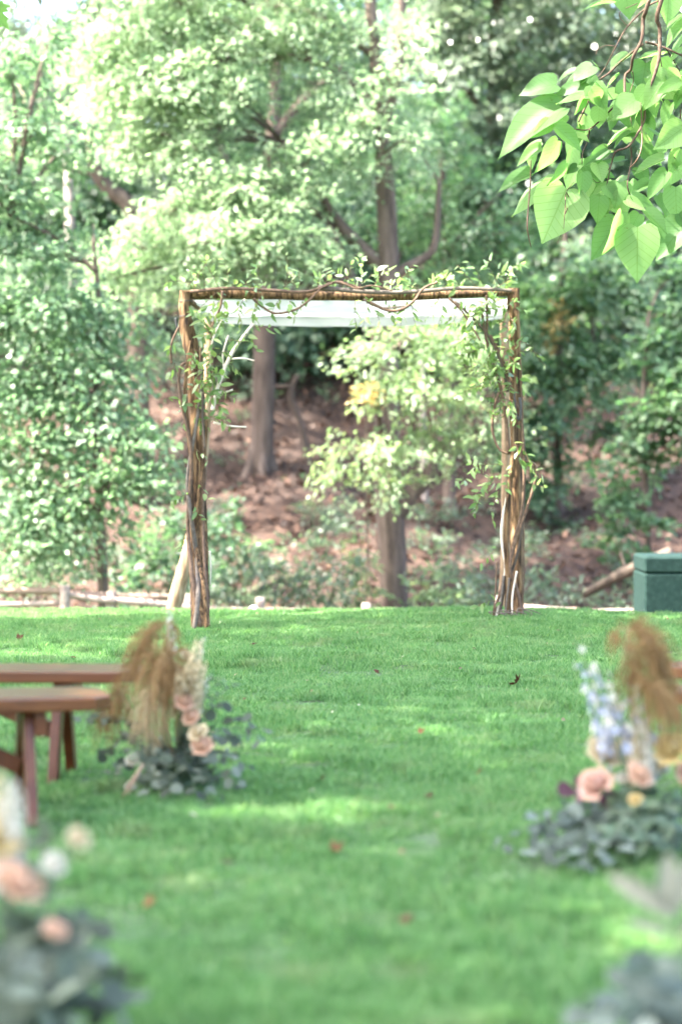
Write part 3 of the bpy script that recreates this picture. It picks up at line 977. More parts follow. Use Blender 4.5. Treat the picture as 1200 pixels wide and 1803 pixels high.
# fallen leaves on the slope
n = 26000
lx = RNG.uniform(-11, 12, n)
ly = 29 + 24 * RNG.uniform(0, 1, n) ** 1.2
pos = np.stack([lx, ly, hill_h(lx, ly) + .02], -1)
d = RNG.normal(0, 1, (n, 3)) * np.array([1, 1, .35])
nr = np.array([0, -.2, 1.0]) + RNG.normal(0, .4, (n, 3))
ln = RNG.uniform(.08, .17, n)
V, F = leaf_cloud(pos, d, nr, ln, ln * .7, False)
me = me_np('leaf_litter', V, F)
M['litter'] = leaf_mat('litter', [(.2, (.016, .007, .003)), (.45, (.042, .019, .010)), (.65, (.085, .043, .026)), (.85, (.22, .13, .088))], (1, .9, .8), .2, .6, .4, nscale=.5)
me.materials.append(M['litter'])
tag(link(bpy.data.objects.new('leaf_litter', me)), 'brown fallen leaves covering the wooded slope', 'leaves', kind='stuff')


# sparse low undergrowth among the litter
PS = [[], [], [], []]
for k in range(190):
    x = random.uniform(-7, 8)
    Y = random.choice([random.uniform(29.8, 34), random.uniform(30, 44)])
    c = np.array([x, Y, float(hill_h(x, Y)) + .12])
    n = random.randint(3, 9)
    uv = nrmz(RNG.normal(0, 1, (n, 3)))
    uv[:, 2] = np.abs(uv[:, 2])
    q = sprays(c + uv * np.array([.32, .3, .22]) * random.uniform(.5, 1.3), uv + RNG.normal(0, .3, (n, 3)), 12, .16, .075, droop=0, jit=.6)
    for i_ in range(4):
        PS[i_].append(q[i_])
pos, d, nr, ln = [np.concatenate(q) for q in PS]
V, F = leaf_cloud(pos, d, nr, ln, ln * .55, False)
me = me_np('undergrowth', V, F)
me.materials.append(M['leaf_bush'])
tag(link(bpy.data.objects.new('undergrowth', me)), 'sparse low green undergrowth scattered over the leaf-covered slope', 'undergrowth', kind='stuff')


# ------------------------------------------------------------------ bushes
def bush(name, label, px, Y, clumps, mat, leaf=.09, dens=34, group='bushes at the foot of the slope', asp=.5, hexa=False):
    b = ground_base(px, Y)
    t = thing(name, b, label, 'bush', group)
    mb = MB()
    PS = [[], [], [], []]
    for c, r, f in clumps:
        n = max(4, int(dens * f * 3.14 * r[0] * r[2]))
        uv = nrmz(RNG.normal(0, 1, (n, 3)))
        cen = np.array(c) + uv * RNG.uniform(.1, 1, (n, 1)) ** .45 * np.array(r)
        q = sprays(cen, uv + RNG.normal(0, .4, (n, 3)), 22, .22, leaf, droop=.1, jit=.6)
        for i in range(4):
            PS[i].append(q[i])
        for e in cen[::3]:
            ev = Vector(e)
            tube(mb, [b + Vector((random.uniform(-.2, .2), random.uniform(-.15, .15), -.1)), b.lerp(ev, .5) + Vector((0, 0, .1)), ev], [.014, .01, .004], 4, n=5, cap=False)
    mb.build('stems', M['bark_dark'], t)
    pos, d, nr, ln = [np.concatenate(q) for q in PS]
    V, F = leaf_cloud(pos, d, nr, ln, ln * asp, hexa)
    me = me_np('foliage', V - np.array(b), F)
    me.materials.append(mat)
    o = link(bpy.data.objects.new('foliage', me))
    o.parent = t
    o['kind'] = 'stuff'
    return t


bush('shrub', 'grey-green shrub behind the fence just right of the left post', 420, 29.8, [PC(410, 1010, 29.8, 50, 40), PC(450, 990, 29.9, 45, 40), PC(390, 1040, 29.6, 40, 35)], M['leaf_bush'])
bush('shrub', 'wide silvery shrub in the middle of the arbor opening', 520, 30, [PC(510, 1020, 29.9, 55, 45), PC(560, 1000, 30.2, 50, 40), PC(540, 1050, 29.8, 60, 30), PC(610, 1020, 30.2, 45, 40)], M['leaf_bush'])
bush('shrub', 'small green shrub against the base of the grey-barked trunk', 640, 30.4, [PC(640, 1040, 30.4, 40, 32), PC(625, 990, 30.6, 36, 36)], M['leaf_pale'])
bush('shrub', 'yellowish shrub right of the grey-barked trunk', 770, 30.5, [PC(765, 1020, 30.5, 34, 44), PC(790, 1050, 30.3, 44, 26), PC(745, 1050, 30.2, 34, 30)], M['leaf_pale'])
bush('shrub', 'low shrub directly behind the foot of the right post', 850, 30, [PC(850, 1040, 30, 44, 32), PC(820, 1060, 29.8, 40, 20)], M['leaf_bush'])
bush('shrub', 'bluish shrub between the right post and the fallen branch', 965, 30, [PC(955, 1040, 30, 44, 32), PC(990, 1055, 29.8, 40, 24), PC(940, 1005, 30.4, 26, 30, .7)], M['leaf_bush'])
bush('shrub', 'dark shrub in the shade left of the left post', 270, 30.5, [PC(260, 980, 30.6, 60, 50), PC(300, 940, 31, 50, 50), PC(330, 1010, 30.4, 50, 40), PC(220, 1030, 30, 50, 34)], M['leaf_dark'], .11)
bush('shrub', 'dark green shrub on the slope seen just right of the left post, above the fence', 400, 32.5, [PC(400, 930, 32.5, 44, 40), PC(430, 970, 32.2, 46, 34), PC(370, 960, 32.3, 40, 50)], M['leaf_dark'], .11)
bush('shrub', 'small green shrub half way up the slope left of the grey-barked trunk', 575, 35, [PC(575, 930, 35, 34, 30), PC(600, 900, 35.3, 30, 26), PC(550, 900, 35.5, 24, 20)], M['leaf_bush'])
bush('shrub', 'low dark shrub round the root flare of the straight-trunked tree', 455, 37, [PC(440, 880, 37, 36, 18), PC(480, 885, 36.8, 40, 16), PC(520, 870, 37, 30, 16)], M['leaf_dark'], .11)
bush('shrub', 'dark shrub at the foot of the bare slim trunk on the right slope', 965, 36.5, [PC(950, 900, 36.4, 44, 34), PC(1000, 930, 36.3, 34, 24), PC(940, 950, 36, 34, 22, .7)], M['leaf_dark'], .11)
bush('shrub', 'dark fern-like shrub on the right slope above the fallen branch', 1090, 34, [PC(1080, 985, 34, 40, 20, .8), PC(1130, 1010, 33.5, 40, 20, .8), PC(1040, 960, 34.5, 34, 18, .7)], M['leaf_dark'], .11)
bush('shrub', 'small dark shrub high on the right slope between the slim trunks', 1030, 40, [PC(1030, 850, 40, 40, 20, .8), PC(1090, 860, 40, 36, 18, .8)], M['leaf_dark'], .11)
bush('shrub', 'leafy shrub behind the rail fence at the far left', 60, 28.6, [PC(40, 1010, 28.6, 60, 26), PC(120, 1020, 28.8, 60, 24), PC(-40, 1000, 28.6, 60, 40)], M['leaf_maple'], .1)
# yellowed leaves
bush('autumn_sprig', 'small sprig of yellow leaves hanging left of the pale young tree', 648, 29.2, [PC(648, 700, 29.2, 9, 20, 1.0)], M['leaf_yellow'], .09, 30, None)
bush('autumn_sprig', 'small orange-yellow sapling top right of the arbor corner', 985, 37, [PC(985, 552, 36.5, 9, 8, 1.0), PC(978, 580, 36.5, 4, 8, 1)], M['leaf_yellow'], .10, 20, None)

# ------------------------------------------------------------------ shade trees beside the lawn (their crowns are above the picture)
SX, SY = -SUNV.x / SUNV.z, -SUNV.y / SUNV.z
def gap(x, y, z, rx, ry, st):
    return (x + SX * z, y + SY * z, rx, ry, st)


GAPS = [  # ground point, half widths, share of leaves that stays: openings in the crowns, where sun reaches lawn, vines and catalpa
    (-.12, 8.6, .48, .27, 0), (.27, 7.9, .24, .14, .1), (.85, 6.35, .3, .24, .1), (-.3, 7.15, .2, .12, .25), (-1.9, 16.0, 1.1, .8, .2), (-1.5, 12.6, .5, .6, .3),
    (-1.8, 20.3, 3.2, 1.5, .0), (.5, 19.6, 1.0, .7, .15), (3.0, 20.6, 3.0, 1.6, .05),
    gap(1.2, 18.1, 2.4, .9, .5, .1), gap(1.2, 18.1, 1.3, .5, .5, .15), gap(-.9, 17.9, 2.3, .4, .3, .2), gap(-1.0, 20, 1, .5, .5, 0),
    gap(1.7, 15.6, 3.6, 1.0, .8, .1), gap(1.9, 15.6, 4.4, 1.1, .9, .15), gap(2.8, 15.6, 4.2, 1.0, 1.0, .2)]


def carve(pos):
    gx_ = pos[:, 0] + SX * pos[:, 2]
    gy_ = pos[:, 1] + SY * pos[:, 2]
    keep = np.ones(len(pos), bool)
    for x, y, rx, ry, st in GAPS:
        q = ((gx_ - x) / rx) ** 2 + ((gy_ - y) / ry) ** 2
        q += .35 * np.sin(gx_ * 9 + gy_ * 4) * np.sin(gy_ * 8 - gx_ * 3)
        keep &= ~((q < 1) & (RNG.uniform(0, 1, len(pos)) > st))
    # nothing hangs into the picture
    lim = CAM_H + (799 + 60) * pos[:, 1] / FPX
    keep &= (pos[:, 2] > lim + .25) | (np.abs(pos[:, 0]) > pos[:, 1] * .141 + .5)
    return keep


def shade_tree(label, base, centre, radii, ncl, rcl):
    base = Vector(base)
    c = Vector(centre)
    top = Vector((base.x + (c.x - base.x) * .5, base.y + (c.y - base.y) * .5, c.z))
    tr = [(base - Vector((0, 0, .2)), .30), (base + Vector((0, 0, 1.5)), .25), (base.lerp(top, .55), .2), (top, .12)]
    cl = []
    k = 0
    while len(cl) < ncl and k < 4000:
        k += 1
        v = Vector([random.uniform(-1, 1) for _ in range(3)])
        if v.length > 1:
            continue
        q = Vector((c.x + v.x * radii[0], c.y + v.y * radii[1], c.z + v.z * radii[2]))
        if all((q - e[0]).length > rcl * .62 for e in cl):
            cl.append((q, (rcl, rcl, rcl * .6), 1.0))
    limbs = [[(tr[2][0], .13), (tr[2][0].lerp(e[0], .5) + Vector((0, 0, .4)), .08), (e[0], .03)] for e in cl[:6]]
    return make_tree('lawn_maple', label, base, tr, limbs, cl, M['leaf_shade'], M['bark_grey'], leaf=.15, dens=2.7, nleaf=26, srad=.6, group='maples beside the lawn',
                     hexa=True, asp=.8, carve=carve)


mA = shade_tree('maple left of the arbor with one leafy tip reaching the top left corner', (-7.6, 17.6, 0), (-6.4, 16.2, 9.6), (4.7, 4.5, 2.2), 36, 1.7)
mB = shade_tree('maple standing left of the benches, out of the picture', (-7.8, 9.6, 0), (-6.6, 9.9, 9.4), (4.7, 4.5, 2.2), 36, 1.7)
mC = shade_tree('maple standing left of the camera, out of the picture', (-7.4, 2.2, 0), (-6.6, 3.9, 9.2), (4.7, 4.2, 2.2), 34, 1.7)


# ------------------------------------------------------------------ single leaves (shared meshes)
def leaf_mesh(name, rows, mat, fold=.12, curl=.15, wave=0.0, cols=(-1, -.5, 0, .5, 1)):
    """rows: (mid_y, side_y, half_width); unit length along +Y"""
    V, F = [], []
    nc = len(cols)
    for i, (my, sy, w) in enumerate(rows):
        for c in cols:
            y = my + (sy - my) * abs(c) ** 1.2
            x = c * w
            z = fold * abs(x) - curl * y * y + wave * math.sin(y * 9 + c * 2.3) * abs(c)
            V.append((x, y, z))
    for i in range(len(rows) - 1):
        for j in range(nc - 1):
            F.append((i * nc + j, i * nc + j + 1, (i + 1) * nc + j + 1, (i + 1) * nc + j))
    me = bpy.data.meshes.new(name)
    me.from_pydata(V, [], F)
    me.polygons.foreach_set('use_smooth', np.ones(len(F), bool))
    me.materials.append(mat)
    return me


HEART = [(0, -.05, .10), (.02, -.07, .25), (.10, .02, .385), (.24, .20, .45), (.40, .385, .44), (.56, .55, .36), (.70, .70, .255), (.82, .82, .15), (.92, .92, .065), (1.0, 1.0, .008)]
LANCE = [(0, 0, .02), (.15, .14, .13), (.35, .34, .19), (.6, .6, .17), (.82, .82, .09), (1, 1, .008)]
ROUND = [(0, 0, .04), (.12, .08, .30), (.35, .33, .46), (.6, .6, .47), (.82, .85, .33), (1, 1.0, .06)]
C3 = (-1, 0, 1)
LF = {
    'catalpa': [leaf_mesh('catalpa_leaf', HEART, M['leaf_catalpa'], f, c, w) for f, c, w in ((.10, .12, .018), (.25, .28, .02), (-.08, .35, .025), (.35, .05, .015))],
    'vine': [leaf_mesh('vine_leaf', LANCE, M['leaf_vine'], f, c, 0, C3) for f, c in ((.3, .15), (.1, .4), (.5, -.1))],
    'euc': [leaf_mesh('eucalyptus_leaf', ROUND, M['leaf_euc'], f, c, 0, C3) for f, c in ((.15, .15), (-.1, .3), (.3, 0))],
    'gum': [leaf_mesh('blue_gum_leaf', ROUND, M['leaf_bluegum'], f, c, 0, C3) for f, c in ((.15, .15), (-.1, .3), (.3, 0))],
    'ruscus': [leaf_mesh('ruscus_leaf', LANCE, M['leaf_ruscus'], f, c, 0, C3) for f, c in ((.3, .15), (.1, .4))],
    'lamb': [leaf_mesh('woolly_leaf', [(0, 0, .05), (.15, .14, .16), (.4, .4, .22), (.7, .7, .21), (.9, .91, .13), (1, 1, .02)], M['leaf_lamb'], .3, .2)],
    'plum': [leaf_mesh('plum_leaf', ROUND, M['leaf_plum'], .2, .2, 0, C3)],
}


def maple_mesh(name, mat, curl=.12):
    pts = [(0, 0), (.10, -.04), (.30, -.10), (.26, .06), (.52, .12), (.46, .22), (.62, .42), (.42, .40), (.38, .52), (.20, .46), (.24, .70), (.12, .72), (0, 1)]
    out = pts + [(-x, y) for x, y in pts[-2:0:-1]]
    V = [(0, .22, 0.03)] + [(x, y, -curl * (x * x + (y - .2) ** 2) * 1.6 + .05 * abs(x)) for x, y in out]
    n = len(out)
    F = [(0, 1 + i, 1 + (i + 1) % n) for i in range(n)]
    me = bpy.data.meshes.new(name)
    me.from_pydata(V, [], F)
    me.materials.append(mat)
    return me


LF['maple_g'] = [maple_mesh('maple_leaf', leaf_mat('leaf_maple_near', [(.2, (.07, .15, .03)), (.8, (.11, .20, .045))], (2.2, 2.3, 1.3), .5, .45, .4, 'object', 2.0))]
LF['fallen'] = [maple_mesh('fallen_maple_leaf', M['leaf_fallen'], .5), maple_mesh('fallen_maple_leaf', M['leaf_fallen'], -.6)]

# the leafy tip of the left maple in the top left corner
tipD = 17.0
mb = MB()
tw = [P(-150, -180, 17.2), P(-60, -40, 17.1), P(-25, 10, tipD)]
tube(mb, tw, [.014, .008, .003], 6)
twg = mb.build('twig', M['bark_grey'], mA)
for (bx_, by_, tx, ty, sz) in ((-22, 8, 22, 52, 60), (-30, 40, 6, 84, 52), (-40, -10, -22, 50, 60), (-60, -30, -70, 30, 60), (-10, -30, 18, -12, 40)):
    a, b_ = P(bx_, by_, tipD), P(tx, ty, tipD - .03)
    o = put('leaf', random.choice(LF['maple_g']), frame(a, b_ - a, Vector((.3, -.8, .5)), sz * S(tipD)), mA)


# ------------------------------------------------------------------ fence, box, log
fence = thing('rail_fence', (-3.0, 26.6, float(hill_h(-3, 26.6))), 'weathered split-rail wooden fence half hidden behind the lawn crest', 'fence')


def fpost(px, top, Y, w=20, mat='rail'):
    p = P(px, top, Y)
    g = float(hill_h(p.x, Y))
    mb = MB()
    tube(mb, [Vector((p.x + .02, Y, g - .2)), Vector((p.x, Y, (g + p.z) / 2)), p], [w * .55 * S(Y), w * .5 * S(Y), w * .46 * S(Y)], 8, n=8, rough=.08)
    mb.build('post', M[mat], fence)


def rail(p0, p1, w=12, Y0=26.5, Y1=26.5, mat='rail'):
    a, b_ = P(p0[0], p0[1], Y0), P(p1[0], p1[1], Y1)
    mb = MB()
    r = w * .5 * S(Y0)
    tube(mb, [a, a.lerp(b_, .5) + Vector((0, 0, random.uniform(-.02, .01))), b_], [r * .8, r, r * .75], 7, n=10, rough=.16)
    mb.build('rail', M[mat], fence)


for px, top, Y, w, mt in ((-190, 1018, 26.4, 22, 'rail_dark'), (115, 1030, 26.4, 20, 'rail'), (196, 1042, 26.5, 20, 'rail'), (333, 1046, 26.6, 20, 'rail'), (458, 1052, 26.9, 17, 'rail'), (645, 1062, 27.1, 17, 'rail'), (880, 1050, 27.0, 17, 'rail'), (1012, 1070, 26.8, 17, 'rail_dark'), (1300, 1056, 26.6, 18, 'rail')):
    fpost(px, top, Y, w, mt)
rail((-200, 1034), (120, 1041), 14, mat='rail_dark')
rail((108, 1041), (205, 1047), 12, mat='rail_dark')
rail((190, 1048), (340, 1052), 12, 26.5, 26.6, 'rail_dark')
rail((-200, 1066), (118, 1062), 13, mat='rail')
rail((112, 1046), (204, 1058), 13, 26.42, 26.42)
rail((188, 1056), (342, 1070), 13, 26.45, 26.55)
rail((326, 1072), (466, 1075), 12, 26.55, 26.9)
rail((450, 1074), (654, 1077), 12, 26.85, 27.1)
rail((638, 1077), (890, 1076), 12, 27.1, 27.0)
rail((872, 1068), (1020, 1078), 15, 26.95, 26.8)
rail((1004, 1078), (1310, 1080), 13, 26.8, 26.6)

gl = P(447, 1075, 26.2)  # an out-of-focus glint, built as an added white ball on a stake
t = thing('glint_ball', (gl.x, gl.y, float(hill_h(gl.x, gl.y))), 'round bright glint of light, added as a white globe on a stake in front of the rail fence', 'highlight')
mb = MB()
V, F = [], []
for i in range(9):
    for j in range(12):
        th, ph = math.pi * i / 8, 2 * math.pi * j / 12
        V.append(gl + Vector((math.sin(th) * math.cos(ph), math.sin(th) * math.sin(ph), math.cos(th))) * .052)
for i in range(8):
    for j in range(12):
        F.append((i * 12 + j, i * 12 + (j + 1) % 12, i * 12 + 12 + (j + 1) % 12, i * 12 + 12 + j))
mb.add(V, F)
mb.build('globe', M['glint_white'], t)
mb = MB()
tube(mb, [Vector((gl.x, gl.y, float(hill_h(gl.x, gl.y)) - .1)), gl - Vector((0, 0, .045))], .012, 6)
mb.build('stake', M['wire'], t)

bxp = P(1130, 980, 23.0)
gz = float(lawn_h(bxp.x + .6, 23.4))
t = thing('utility_box', (bxp.x + .65, 23.45, gz), 'dark teal-green utility box cut by the right edge of the picture', 'box')
mb = MB()
H = bxp.z - gz
box(mb, (bxp.x + .66, 23.45, gz + H * .44 - .1), .64, .43, H * .44 + .1, bev=.02)
mb.build('body', M['box_green'], t, sm=False)
mb = MB()
box(mb, (bxp.x + .66, 23.45, gz + H * .94), .642, .432, H * .06, bev=.02)
mb.build('lid', M['box_green'], t, sm=False)
a, b_ = P(1028, 1046, 30.4), P(1180, 975, 29.6)
mb = MB()
tube(mb, [a, a.lerp(b_, .45) + Vector((0, 0, .03)), b_], [.05, .07, .085], 9, n=14, rough=.12)
tube(mb, [a.lerp(b_, .5), a.lerp(b_, .42) + Vector((0, 0, .32))], [.03, .012], 6)
o = mb.build('fallen_branch', M['bark_dark'], None, loc=a)
tag(o, 'long fallen branch lying up the slope beside the green utility box', 'branch')

# ------------------------------------------------------------------ arbor
arb = thing('wedding_arbor', (0, 18.9, 0), 'rustic square arbor of rough bark-covered poles in the middle of the lawn', 'arbor')


def pole(name, pts, mat, sides=14, rough=.10, lobes=0):
    mb = MB()
    pp = [P(q[0], q[1], q[3]) for q in pts]
    rr = [q[2] * .5 * S(q[3]) for q in pts]
    tube(mb, pp, rr, sides, n=len(pts) * 7, rough=rough, lobes=lobes)
    return mb.build(name, M[mat], arb)


F0, F1, B0, B1 = 17.9, 18.15, 20.0, 20.2
o = pole('post', [(356, 1126, 34, F0 - .35), (352, 1045, 31, F0 - .2), (347, 940, 32, F0 - .05), (347, 850, 31, F0), (349, 770, 30, F0), (346, 690, 28, F0), (340, 630, 24, F0), (331, 590, 22, F0), (326, 550, 20, F0), (327, 512, 20, F0)], 'post_bark', 16, .13, 4)
tag(o, 'thick dark bark-covered front left post with a kink near the top')
o = pole('post', [(302, 1084, 27, B0), (316, 1030, 25, B0), (332, 970, 23, B0), (346, 900, 20, B0), (356, 820, 18, B0), (364, 720, 17, B0), (367, 630, 16, B0), (369, 545, 15, B0)], 'post_light', 12, .1)
tag(o, 'paler back left post whose foot kicks out to the left')
o = pole('post', [(911, 1094, 25, F1), (911, 1000, 23, F1), (909, 900, 24, F1), (908, 800, 23, F1), (906, 700, 22, F1), (905, 600, 21, F1), (904, 508, 19, F1)], 'post_bark', 14, .10, 3)
tag(o, 'straight front right post')
o = pole('post', [(884, 1092, 20, B1), (889, 1000, 19, B1), (891, 900, 18, B1), (891, 780, 17, B1), (889, 660, 15, B1), (886, 540, 14, B1)], 'post_light', 12, .1)
tag(o, 'paler back right post')
pole('beam', [(319, 519, 17, F0 + .02), (420, 517, 18, F0 + .06), (540, 521, 17, F0 + .1), (680, 522, 16, F0 + .16), (800, 518, 15, F1 - .05), (912, 514, 14, F1)], 'post_bark', 12, .09)
pole('beam', [(360, 549, 13, B0), (480, 550, 14, B0), (700, 549, 13, B1), (895, 544, 12, B1)], 'post_light', 10, .09)
pole('beam', [(328, 524, 14, F0), (350, 538, 14, 18.9), (369, 550, 13, B0 + .05)], 'post_bark', 10, .09)
pole('beam', [(903, 520, 13, F1), (894, 534, 13, 19.2), (886, 546, 12, B1 + .05)], 'post_bark', 10, .09)
# wire lashings on the front left post head
for yy in (530, 556):
    mb = MB()
    c = P(327, yy, F0)
    tube(mb, [c + Vector((math.cos(k * .785) * .046, math.sin(k * .785) * .046, .004 * math.sin(k))) for k in range(9)], .0035, 5, n=24, cap=False)
    mb.build('wire_lashing', M['wire'], arb)

# canopy cloth
m, nt, out = mat_new('white_cloth')
v = mapping(nt, (60, 60, 60))
f = noise(nt, 3, 3, v)
bs = nt.nodes.new('ShaderNodeBsdfPrincipled')
bs.inputs['Base Color'].default_value = (.52, .535, .555, 1)
bs.inputs['Roughness'].default_value = .85
nt.links.new(bump(nt, f, .15, .002), bs.inputs['Normal'])
tr_ = nt.nodes.new('ShaderNodeBsdfTranslucent')
tr_.inputs[0].default_value = (.52, .535, .555, 1)
mx = nt.nodes.new('ShaderNodeMixShader')
mx.inputs[0].default_value = .2
nt.links.new(bs.outputs[0], mx.inputs[1])
nt.links.new(tr_.outputs[0], mx.inputs[2])
nt.links.new(mx.outputs[0], out.inputs['Surface'])
M['cloth'] = m
fl, fr = P(341, 528, F0 + .05), P(893, 525, F1)
bl, br = P(371, 556, B0 - .03), P(884, 552, B1 - .03)
NU, NV = 60, 26
V, F = [], []
for j in range(NV + 1):
    for i in range(NU + 1):
        u, w_ = i / NU, j / NV
        if w_ <= .86:
            q = w_ / .86
            p = fl.lerp(fr, u).lerp(bl.lerp(br, u), q)
            p.z -= .05 * math.sin(math.pi * q) * (.5 + .5 * math.sin(math.pi * u))
            p.z += (.014 * math.sin(q * 24 + 2.2 * math.sin(u * 3.2)) + .008 * math.sin(q * 9 - u * 11)) * math.sin(math.pi * q) + .006 * math.sin(u * 37 + q * 9) * math.sin(math.pi * q)
        else:
            q = (w_ - .86) / .14
            p = bl.lerp(br, u)
            p.z -= q * (.045 + .055 * math.sin(math.pi * min(1, max(0, u * 1.02))) ** .6)
            p.y += .02 * math.sin(u * 40) * q - .02 * q
        V.append(p)
for j in range(NV):
    for i in range(NU):
        k = j * (NU + 1) + i
        F.append((k, k + 1, k + NU + 2, k + NU + 1))
mb = MB()
mb.add(V, F)
o = mb.build('fabric_canopy', M['cloth'], None, loc=fl)
tag(o, 'white fabric canopy stretched under the top of the arbor', 'canopy')


# ------------------------------------------------------------------ vines
def pts_px(pts, Y, r=1.0):
    return [P(q[0], q[1], q[2] if len(q) > 2 else Y) for q in pts]


def woody(parent, pts, Y, w, mat='vine_wood', name='stem', sides=7):
    mb = MB()
    pp = pts_px(pts, Y)
    r = w * .5 * S(Y)
    tube(mb, pp, [r * (1 - .35 * i / (len(pp) - 1)) for i in range(len(pp))], sides, n=len(pp) * 5, rough=.08)
    return mb.build(name, M[mat], parent)


def shoot(parent, start, d, length, nleaf, leaf, key='vine', droop=.5, mat='vine_wood', r=.0028, name='shoot', spread=1.0, face=None):
    """a thin leafy shoot: its leaves are its own children"""
    d = Vector(d).normalized()
    pts = [Vector(start)]
    cur = d.copy()
    ns = 5
    for i in range(ns):
        cur = (cur + Vector((random.uniform(-.35, .35), random.uniform(-.35, .35), random.uniform(-.3, .3) - droop * .28))).normalized()
        pts.append(pts[-1] + cur * length / ns)
    mb = MB()
    ps = tube(mb, pts, [r, r, r * .8, r * .7, r * .6, r * .4], 4, n=10, cap=False)
    s = mb.build(name, M[mat], parent)
    for k in range(nleaf):
        t = (k + .6) / nleaf
        i = min(len(ps) - 2, int(t * (len(ps) - 1)))
        tan = (ps[i + 1] - ps[i]).normalized()
        sd = tan.cross(Vector((random.uniform(-1, 1), random.uniform(-1, 1), random.uniform(-.5, 1)))).normalized() * (1 if k % 2 else -1)
        dv = (tan * .7 + sd * spread + Vector((0, 0, random.uniform(-.5, .3)))).normalized()
        nv = Vector((random.uniform(-1, 1), random.uniform(-1, .2), random.uniform(.2, 1.2))) if face is None else Vector(face) + Vector([random.uniform(-.6, .6) for _ in range(3)])
        sz = leaf * random.uniform(.8, 1.6)
        put('leaf', random.choice(LF[key]), frame(ps[i], dv, nv, sz, sz * random.uniform(.85, 1.3)), s)
    return s


def rv(x, z, j=.35, y=-.15):
    return Vector((x + random.uniform(-j, j), y + random.uniform(-.5, .3), z + random.uniform(-j, j)))


# vine on the front beam
vb = thing('beam_vine', P(600, 512, 17.9), 'leafy woody vine wound along the front beam of the arbor', 'vine')
woody(vb, [(335, 514), (400, 508), (470, 511), (540, 514), (580, 500), (600, 497), (640, 510)], 17.85, 7)
woody(vb, [(560, 506), (620, 512, 17.85), (680, 515), (740, 513), (800, 508), (860, 509), (900, 512)], 17.88, 9, 'vine_grey')
woody(vb, [(446, 526), (462, 540), (485, 552), (520, 545), (545, 528), (565, 508), (585, 499)], 17.8, 5)
woody(vb, [(650, 532), (680, 546), (705, 545), (728, 530), (745, 508), (770, 497)], 17.8, 6)
woody(vb, [(640, 527), (665, 541), (695, 541), (730, 537)], 17.8, 3.5, 'bark_dark')
woody(vb, [(392, 512), (388, 540), (378, 562), (374, 575)], 17.8, 5)
woody(vb, [(585, 497), (606, 500), (628, 508), (655, 503), (690, 512)], 17.82, 4)
woody(vb, [(790, 525), (810, 545), (830, 575), (845, 600)], 17.85, 5)
for k in range(44):
    px = 325 + 580 * (k + random.random()) / 44
    up = random.random() < .62
    dens_ = 1.25 if 590 < px < 680 or px > 820 or px < 420 else .9
    st = P(px, (510 if up else 524) + random.uniform(-4, 4), 17.82 + random.uniform(-.05, .1) + (px - 330) / 580 * .2)
    shoot(vb, st, rv(random.uniform(-1, 1), .75 if up else -.5), random.uniform(.10, .24) * dens_, random.randint(4, 8), random.uniform(.04, .062), droop=.15 if up else .8)
for (px, py, dx, dz, ln_, nl) in ((880, 505, -.3, 1, .32, 10), (868, 500, .1, 1, .3, 10), (845, 508, -.6, 1, .28, 9), (890, 500, .1, 1, .2, 8), (640, 500, -.3, 1, .24, 10), (660, 500, .4, .9, .2, 9), (625, 498, -1, .5, .26, 9), (345, 505, -.8, .6, .3, 7), (360, 505, -.3, .9, .22, 6), (500, 505, .2, 1, .34, 6), (430, 508, .4, .8, .2, 6), (700, 500, .6, .7, .2, 7), (760, 500, .4, .5, .16, 5)):
    shoot(vb, P(px, py, 17.9), Vector((dx, -.1, dz)), ln_, nl, .055, droop=.25)
for px, ln_ in ((376, .3), (420, .24), (395, .22), (455, .2), (510, .14), (625, .28), (715, .24), (645, .22), (810, .3), (780, .2), (840, .26), (722, .3)):
    shoot(vb, P(px, 530, 17.82), rv(random.uniform(-.4, .4), -1, .2), ln_, 7, .055, droop=.6)

# vine on the front left post
vl = thing('left_post_vine', P(350, 1108, 17.85), 'leafy vine with peeled pale twigs climbing the front left post', 'vine')
woody(vl, [(352, 1104, 17.4), (338, 1010, 17.55), (331, 940), (333, 880), (337, 830), (335, 780), (322, 720), (315, 670), (319, 645), (327, 638)], 17.72, 8)
woody(vl, [(342, 1108, 17.4), (349, 1050, 17.45), (346, 980), (335, 900, 17.7), (330, 850), (338, 790), (350, 720), (357, 650)], 17.74, 9, 'vine_grey')
woody(vl, [(364, 1106, 17.4), (358, 1030, 17.5), (346, 960), (350, 880, 17.7), (360, 800), (364, 740)], 17.76, 8, 'post_bark')
woody(vl, [(366, 1080, 17.45), (360, 990, 17.6), (357, 900), (361, 830), (357, 760), (352, 690), (354, 600)], 17.76, 6, 'vine_wood')
woody(vl, [(338, 900), (334, 800), (330, 740), (326, 690), (330, 640), (336, 600)], 17.75, 8, 'post_bark')
woody(vl, [(302, 640), (301, 610), (310, 585), (316, 575)], 17.8, 4.5)
woody(vl, [(310, 560), (311, 572), (314, 582)], 17.82, 5, 'wire')
woody(vl, [(369, 970), (371, 1000), (370, 1030)], 17.75, 3.5, 'pale_twig')
woody(vl, [(357, 690), (357, 740), (361, 790)], 17.7, 5, 'bark_dark')
woody(vl, [(374, 722), (384, 680), (401, 636), (420, 604), (446, 570)], 17.7, 8, 'pale_twig')
for q in (((408, 632), (428, 631), (448, 635)), ((380, 692), (398, 690), (410, 686)), ((376, 744), (404, 750), (434, 752)), ((420, 604), (436, 585), (440, 575)), ((395, 650), (392, 625), (402, 590)), ((368, 660), (374, 600), (392, 560))):
    woody(vl, q, 17.7, 4, 'pale_twig', 'twig')
random.seed(5)
